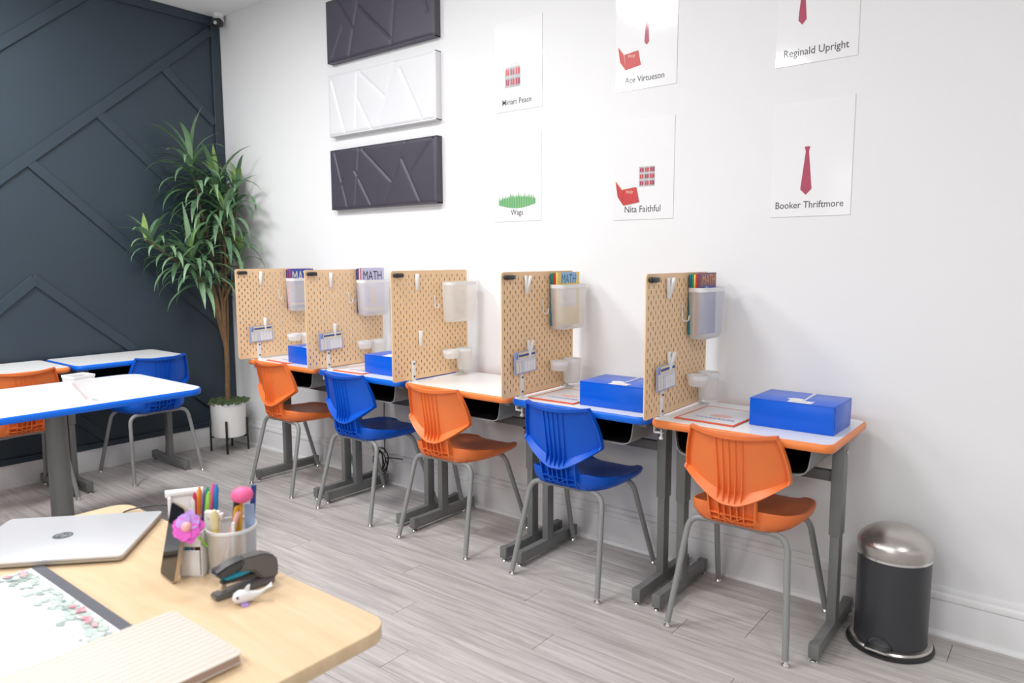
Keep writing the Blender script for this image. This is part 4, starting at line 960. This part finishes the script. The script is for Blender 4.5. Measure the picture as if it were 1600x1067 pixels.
# --- pen caddy
CU = Vector((0.784, 0.621, 0)); CV = Vector((-0.621, 0.784, 0))
CO = Vector((3.730, -2.252, TZ + 0.0008))
cmx = Matrix(((CU.x, CV.x, 0, 0), (CU.y, CV.y, 0, 0), (0, 0, 1, 0), (0, 0, 0, 1)))
t = thing('pen_caddy', 'white mesh desk caddy full of pens on the maple desk', 'caddy', CO, math.atan2(CU.y, CU.x))
caddy_mesh = mesh_plastic('caddy_mesh', 1300.0, 0.35, (0.80, 0.80, 0.79))
r = 0.052; cx_ = 0.036
MB().lathe([(0, 0.003), (r * 0.92, 0.003), (r * 0.94, 0.006), (r, 0.094)], 32, (cx_, 0, 0)).build('cup_wall', caddy_mesh, t, smooth=50, uv=lambda p: (math.atan2(p[1], p[0] - 0.036) * 0.052, p[2]))
rimm = MB().lathe([(r - 0.002, 0.092), (r + 0.002, 0.092), (r + 0.002, 0.098), (r - 0.002, 0.098), (r - 0.002, 0.092)], 32, (cx_, 0, 0)); rimm.build('cup_rim', white_plastic, t)
MB().lathe([(r * 0.9, 0.0), (r * 0.97, 0.0), (r * 0.97, 0.006), (r * 0.9, 0.006)], 32, (cx_, 0, 0)).build('cup_foot', white_plastic, t)
bx = MB(); bx.box(-0.060, -0.012, -0.046, 0.046, 0.0, 0.003); bx.box(-0.062, -0.059, -0.046, 0.046, 0, 0.098, 0.001); bx.box(-0.014, -0.011, -0.046, 0.046, 0, 0.098, 0.001); bx.box(-0.062, -0.011, 0.043, 0.046, 0, 0.098, 0.001); bx.box(-0.062, -0.011, -0.046, -0.043, 0.066, 0.098, 0.001); bx.build('side_box', white_plastic, t)
dr = MB().box(-0.057, -0.016, -0.048, -0.043, 0.003, 0.058, 0.0015).build('drawer_front', white_plastic, t)
tp = MB(); pmx = Matrix.Translation((-0.118, 0.040, 0)) @ Matrix.Rotation(0.35, 4, 'Z'); tp.box(0.0, 0.066, -0.003, 0.003, 0.0, 0.150, 0.001, mx=pmx); tp.box(0.0, 0.006, -0.02, 0.02, 0.0, 0.150, 0.001, mx=pmx); tp.build('tall_panel', white_plastic, t)
MB().tube([pmx @ Vector((-0.006, 0, 0.155)), pmx @ Vector((0.072, 0, 0.155))], 0.0085, 12).build('handle', white_plastic, t)
# pens and pencils, each leaning from its own foot in the caddy
def stick(nm, label, cat, cuv, lean, L, r, m, cap=None, capm=None, tip=None, z0=0.006, grp='pens and pencils in the caddy', n=10):
    foot = CO + CU * cuv[0] + CV * cuv[1] + Vector((0, 0, z0)); d = (CU * lean[0] + CV * lean[1] + Vector((0, 0, 1))).normalized()
    o = thing(nm, label, cat, foot, 0, grp)
    MB().tube([d * 0, d * L * 0.8, d * L], [r, r, r * 0.9], n).build('barrel', m, o, smooth=50)
    if capm: MB().tube([d * L * cap, d * (L * 1.0 + 0.004), d * (L + 0.014)], [r * 1.15, r * 1.15, r * 0.5], n).build('cap', capm, o, smooth=50)
    return o, d, L
def fl(n_, *c): return flat(n_, *c, 0.35)
cl = dict(orange=fl('pen_orange', 0.85, 0.30, 0.03), red=fl('pen_red', 0.60, 0.02, 0.08), green=fl('pen_green', 0.02, 0.35, 0.16), lime=fl('pen_lime', 0.35, 0.70, 0.10), blue=fl('pen_blue', 0.01, 0.25, 0.62), pink=fl('pen_pink', 0.85, 0.10, 0.33), teal=fl('pen_teal', 0.02, 0.30, 0.38), purple=fl('pen_purple', 0.25, 0.10, 0.45), white=white_plastic, wood=fl('pencil_yellow', 0.75, 0.36, 0.03), navy=navy_c, blush=fl('pencil_blush', 0.75, 0.42, 0.38), black=black)
for (c_, uv_, ln, L) in (('orange', (-0.052, 0.02), (0.06, 0.05), 0.155), ('red', (-0.050, 0.005), (0.03, 0.03), 0.148), ('green', (-0.045, 0.03), (0.10, 0.06), 0.152), ('lime', (-0.038, 0.010), (0.14, 0.03), 0.150), ('pink', (-0.036, 0.032), (0.12, 0.05), 0.160), ('blue', (-0.018, 0.030), (0.06, 0.05), 0.158), ('teal', (-0.052, -0.02), (-0.04, 0.0), 0.120), ('purple', (-0.054, 0.034), (0.12, 0.05), 0.145), ('white', (-0.050, 0.005), (0.02, 0.02), 0.140)):
    stick('pen', '%s capped pen standing in the caddy behind the phone' % c_ if c_ != 'blue' else 'blue capped pen in the middle of the caddy', 'pen', uv_, ln, L, 0.0042, cl[c_], 0.72, cl[c_])
for c_, uv_, ln, L, r_ in (('black', (0.026, 0.022), (0.10, 0.05), 0.165, 0.007), ('blush', (0.012, -0.034), (0.40, 0.06), 0.140, 0.0055), ('navy', (0.062, 0.030), (0.08, 0.05), 0.170, 0.006)):
    stick('pen' if c_ != 'blush' else 'pencil', {'black': 'thick black marker leaning in the caddy', 'blush': 'blush pink pencil slanting across the caddy', 'navy': 'dark blue pen behind the pink pencil topper'}[c_], 'pen', uv_, ln, L, r_, cl[c_])
for k, (uv_, ln) in enumerate((((0.034, -0.024), (0.16, 0.02)), ((0.046, -0.020), (0.08, 0.02)), ((0.058, -0.014), (0.02, 0.02)))):
    stick('pencil', ['yellow pencil, left of three beneath the pink topper', 'yellow pencil directly under the pink round topper', 'yellow pencil, right of three beneath the pink topper'][k], 'pencil', uv_, ln, 0.140, 0.004, cl['wood'], n=6)
stick('pen', 'white capped pen in front of the yellow pencils', 'pen', (0.050, -0.036), (0.05, 0.0), 0.110, 0.004, white_plastic)
stick('highlighter', 'short yellow highlighter at the front of the caddy', 'highlighter', (0.010, -0.022), (0.02, -0.06), 0.122, 0.0075, fl('highlighter_yellow', 0.85, 0.72, 0.22), 0.78, fl('highlighter_cap', 0.82, 0.74, 0.40))
o = thing('card_strip', 'pale blue printed card strip at the right of the caddy', 'card', CO + CU * 0.072 + CV * 0.012 + Vector((0, 0, 0.006)), math.atan2(CU.y, CU.x)); MB().box(-0.010, 0.012, -0.001, 0.001, 0, 0.135, 0.0004, seg=1).build('strip', fl('card_sky', 0.38, 0.52, 0.80), o)
o, d, L = stick('pencil', 'pencil topped with a bright pink foam ball', 'pencil', (0.048, -0.006), (0.10, 0.02), 0.150, 0.004, cl['wood'])
mb = MB(); pinkf = mat('pink_foam', (0.86, 0.13, 0.32), 0.55, var=0.08, vscale=60, bump=0.2)
mb.lathe([(0.0005, -0.017), (0.012, -0.0155), (0.0205, -0.010), (0.0235, -0.001), (0.021, 0.008), (0.013, 0.014), (0.0005, 0.016)], 24, tuple(d * (L + 0.012))); mb.build('ball', pinkf, o, smooth=80)
o = thing('correction_pen', 'white flat capped plastic pen in the middle of the caddy', 'pen', CO + CU * 0.0 + CV * -0.012 + Vector((0, 0, 0.01)), 0.6)
MB().box(-0.016, 0.020, -0.006, 0.006, 0.0, 0.125, 0.005, seg=3).build('body', white_plastic, o, smooth=50); MB().box(-0.010, 0.026, -0.0075, 0.0075, 0.105, 0.120, 0.004).build('cap', white_plastic, o)
# artificial flower pen
o = thing('flower_pen', 'pen topped with a purple and magenta cloth flower', 'pen', CO + CU * -0.020 + CV * -0.084 + Vector((0, 0, 0.090)), 0)
pet1 = mat('lilac_petal', (0.52, 0.30, 0.72), 0.6, var=0.15, vscale=40); pet2 = mat('magenta_petal', (0.78, 0.12, 0.58), 0.6, var=0.2, vscale=40)
MB().tube([(-0.022, 0.052, -0.03), (-0.006, 0.02, 0.01), (0.0, 0.004, 0.030)], 0.0025, 8).build('stem', cl['lime'], o)
fwd = Vector((0.55, -0.70, 0.35)).normalized(); fu = fwd.cross(Vector((0, 0, 1))).normalized(); fv = fu.cross(fwd)
cen = Vector((0, 0, 0.035))
for k in range(9):
    a = 2 * PI * k / 9 + 0.2; R = 0.030 if k % 2 else 0.034; dirv = fu * math.cos(a) + fv * math.sin(a); side = fwd.cross(dirv)
    mb = MB(); rr = []
    for i in range(6):
        f = i / 5; wv = 0.0165 * math.sin(PI * (0.12 + 0.80 * f)) ; cpt = cen + dirv * (R * f) + fwd * (0.008 * f - 0.012 * f * f + (0.003 if k % 2 else 0))
        rr.append([cpt - side * wv + fwd * 0.003, cpt, cpt + side * wv + fwd * 0.003])
    mb.grid(lambda i, j: rr[j][i], 3, 6); mb.grid(lambda i, j: rr[j][i] - fwd * 0.0012, 3, 6)
    mb.build('petal', pet1 if (k in (1, 2, 3)) else pet2, o, smooth=80)
bm = bmesh.new(); bmesh.ops.create_icosphere(bm, subdivisions=2, radius=0.011)
mb = MB(); mb.frombm(bm, 0, Matrix.Translation(cen + fwd * 0.006)); mb.build('centre', fl('flower_centre', 0.85, 0.42, 0.40), o, smooth=80)
# --- phone leaning on the caddy
gold = mat('gold_metal', (0.62, 0.50, 0.38), 0.3, metal=0.7)
t = thing('phone', 'black smartphone with gold edge leaning against the pen caddy', 'phone', (3.664, -2.342, TZ + 0.0012), math.radians(-6)); t.rotation_euler = (math.radians(-12), 0, math.radians(-6))
def slab(r, x0, x1, z0, z1, ya, yb_, m, nm):
    mb = MB(); pts = rrect(x0, x1, z0, z1, r, 5); k = len(pts)
    mb.add([(p[0], ya, p[1]) for p in pts] + [(p[0], yb_, p[1]) for p in pts], [tuple(range(k)), tuple(range(k, 2 * k))] + [(i, (i + 1) % k, k + (i + 1) % k, k + i) for i in range(k)]); return mb.build(nm, m, t, smooth=40)
slab(0.010, 0, 0.076, 0, 0.158, -0.004, 0.004, gold, 'body'); slab(0.008, 0.002, 0.074, 0.002, 0.156, -0.0048, -0.0039, mat('phone_glass', (0.008, 0.008, 0.010), 0.06, var=0.0), 'screen')
# --- stapler
t = thing('stapler', 'black and grey stapler with a teal inlay on the maple desk', 'stapler', (3.868, -2.338, TZ + 0.0008), math.radians(84)); t.scale = (0.9, 0.9, 0.86)
st_grey = mat('stapler_grey', (0.115, 0.11, 0.11), 0.35); st_blk = mat('stapler_black', (0.04, 0.04, 0.042), 0.32); teal_p = flat('stapler_teal', 0.0, 0.30, 0.45, 0.35)
def side_prism(pts, y0, y1, m, nm, bev=0.003):
    bm = bmesh.new(); vs = [bm.verts.new((p[0], y0, p[1])) for p in pts]; f = bm.faces.new(vs); r_ = bmesh.ops.extrude_face_region(bm, geom=[f])
    for q_ in r_['geom']:
        if isinstance(q_, bmesh.types.BMVert): q_.co.y = y1
    bmesh.ops.recalc_face_normals(bm, faces=bm.faces); bmesh.ops.bevel(bm, geom=list(bm.edges), offset=bev, segments=2, affect='EDGES')
    mb = MB(); mb.frombm(bm); return mb.build(nm, m, t, smooth=50)
side_prism([(0.0, 0.0), (0.140, 0.0), (0.140, 0.016), (0.10, 0.018), (0.0, 0.012)], -0.017, 0.017, st_grey, 'base')
side_prism([(0.004, 0.056), (0.000, 0.066), (0.030, 0.078), (0.070, 0.084), (0.072, 0.070), (0.050, 0.056), (0.018, 0.050)], -0.020, 0.020, st_blk, 'head', 0.005)
side_prism([(0.050, 0.056), (0.066, 0.083), (0.115, 0.082), (0.145, 0.066), (0.150, 0.045), (0.148, 0.012), (0.110, 0.016), (0.088, 0.045)], -0.018, 0.018, st_grey, 'handle', 0.005)
side_prism([(0.012, 0.050), (0.075, 0.054), (0.092, 0.045), (0.060, 0.040), (0.030, 0.040)], -0.012, 0.012, teal_p, 'inlay', 0.002)
side_prism([(0.018, 0.032), (0.110, 0.022), (0.110, 0.034), (0.020, 0.041)], -0.009, 0.009, st_blk, 'magazine', 0.002)
side_prism([(0.014, 0.010), (0.030, 0.011), (0.028, 0.034), (0.018, 0.034)], -0.006, 0.006, chrome, 'anvil', 0.001)
# --- little toy whale
toy = mat('toy_white', (0.78, 0.77, 0.78), 0.5, var=0.03); 
t = thing('toy_whale', 'tiny white toy sea animal with a purple fin beside the stapler', 'toy', (3.930, -2.302, TZ + 0.0006), math.radians(66)); t.scale = (0.9, 0.9, 0.95)
mb = MB(); NS_ = 14; prof_ = [(-0.030, 0.002, 0.014), (-0.026, 0.010, 0.0145), (-0.016, 0.0145, 0.0150), (-0.004, 0.0140, 0.0145), (0.010, 0.0105, 0.0130), (0.024, 0.0065, 0.0140), (0.036, 0.0035, 0.0190), (0.044, 0.0020, 0.0240)]
mb.grid(lambda i, j: (prof_[j][0], prof_[j][1] * math.cos(2 * PI * i / NS_), prof_[j][2] + prof_[j][1] * math.sin(2 * PI * i / NS_)), NS_, len(prof_), closed_u=True); mb.build('body', toy, t, smooth=80)
def fin_(pts, th, m, nm):
    mb = MB(); k = len(pts); mb.add([(p[0], p[1] - th, p[2]) for p in pts] + [(p[0], p[1] + th, p[2]) for p in pts], [tuple(range(k)), tuple(range(k, 2 * k))] + [(i, (i + 1) % k, k + (i + 1) % k, k + i) for i in range(k)]); return mb.build(nm, m, t, smooth=30)
fin_([(-0.006, 0, 0.027), (0.006, 0, 0.026), (0.008, 0, 0.038), (0.002, 0, 0.036)], 0.0016, toy, 'dorsal_fin'); fin_([(0.040, -0.004, 0.022), (0.056, -0.010, 0.030), (0.052, 0.0, 0.026), (0.056, 0.010, 0.030), (0.040, 0.004, 0.022)], 0.001, toy, 'tail_fin')
fin_([(-0.014, -0.014, 0.004), (0.0, -0.014, 0.005), (0.002, -0.017, 0.0005), (-0.010, -0.017, 0.0005)], 0.004, flat('toy_purple', 0.45, 0.28, 0.75), 'side_fin')
bm = bmesh.new(); bmesh.ops.create_icosphere(bm, subdivisions=2, radius=0.0032); mb = MB(); mb.frombm(bm, 0, Matrix.Translation((-0.020, -0.0115, 0.018))); mb.build('eye', black, t, smooth=80)
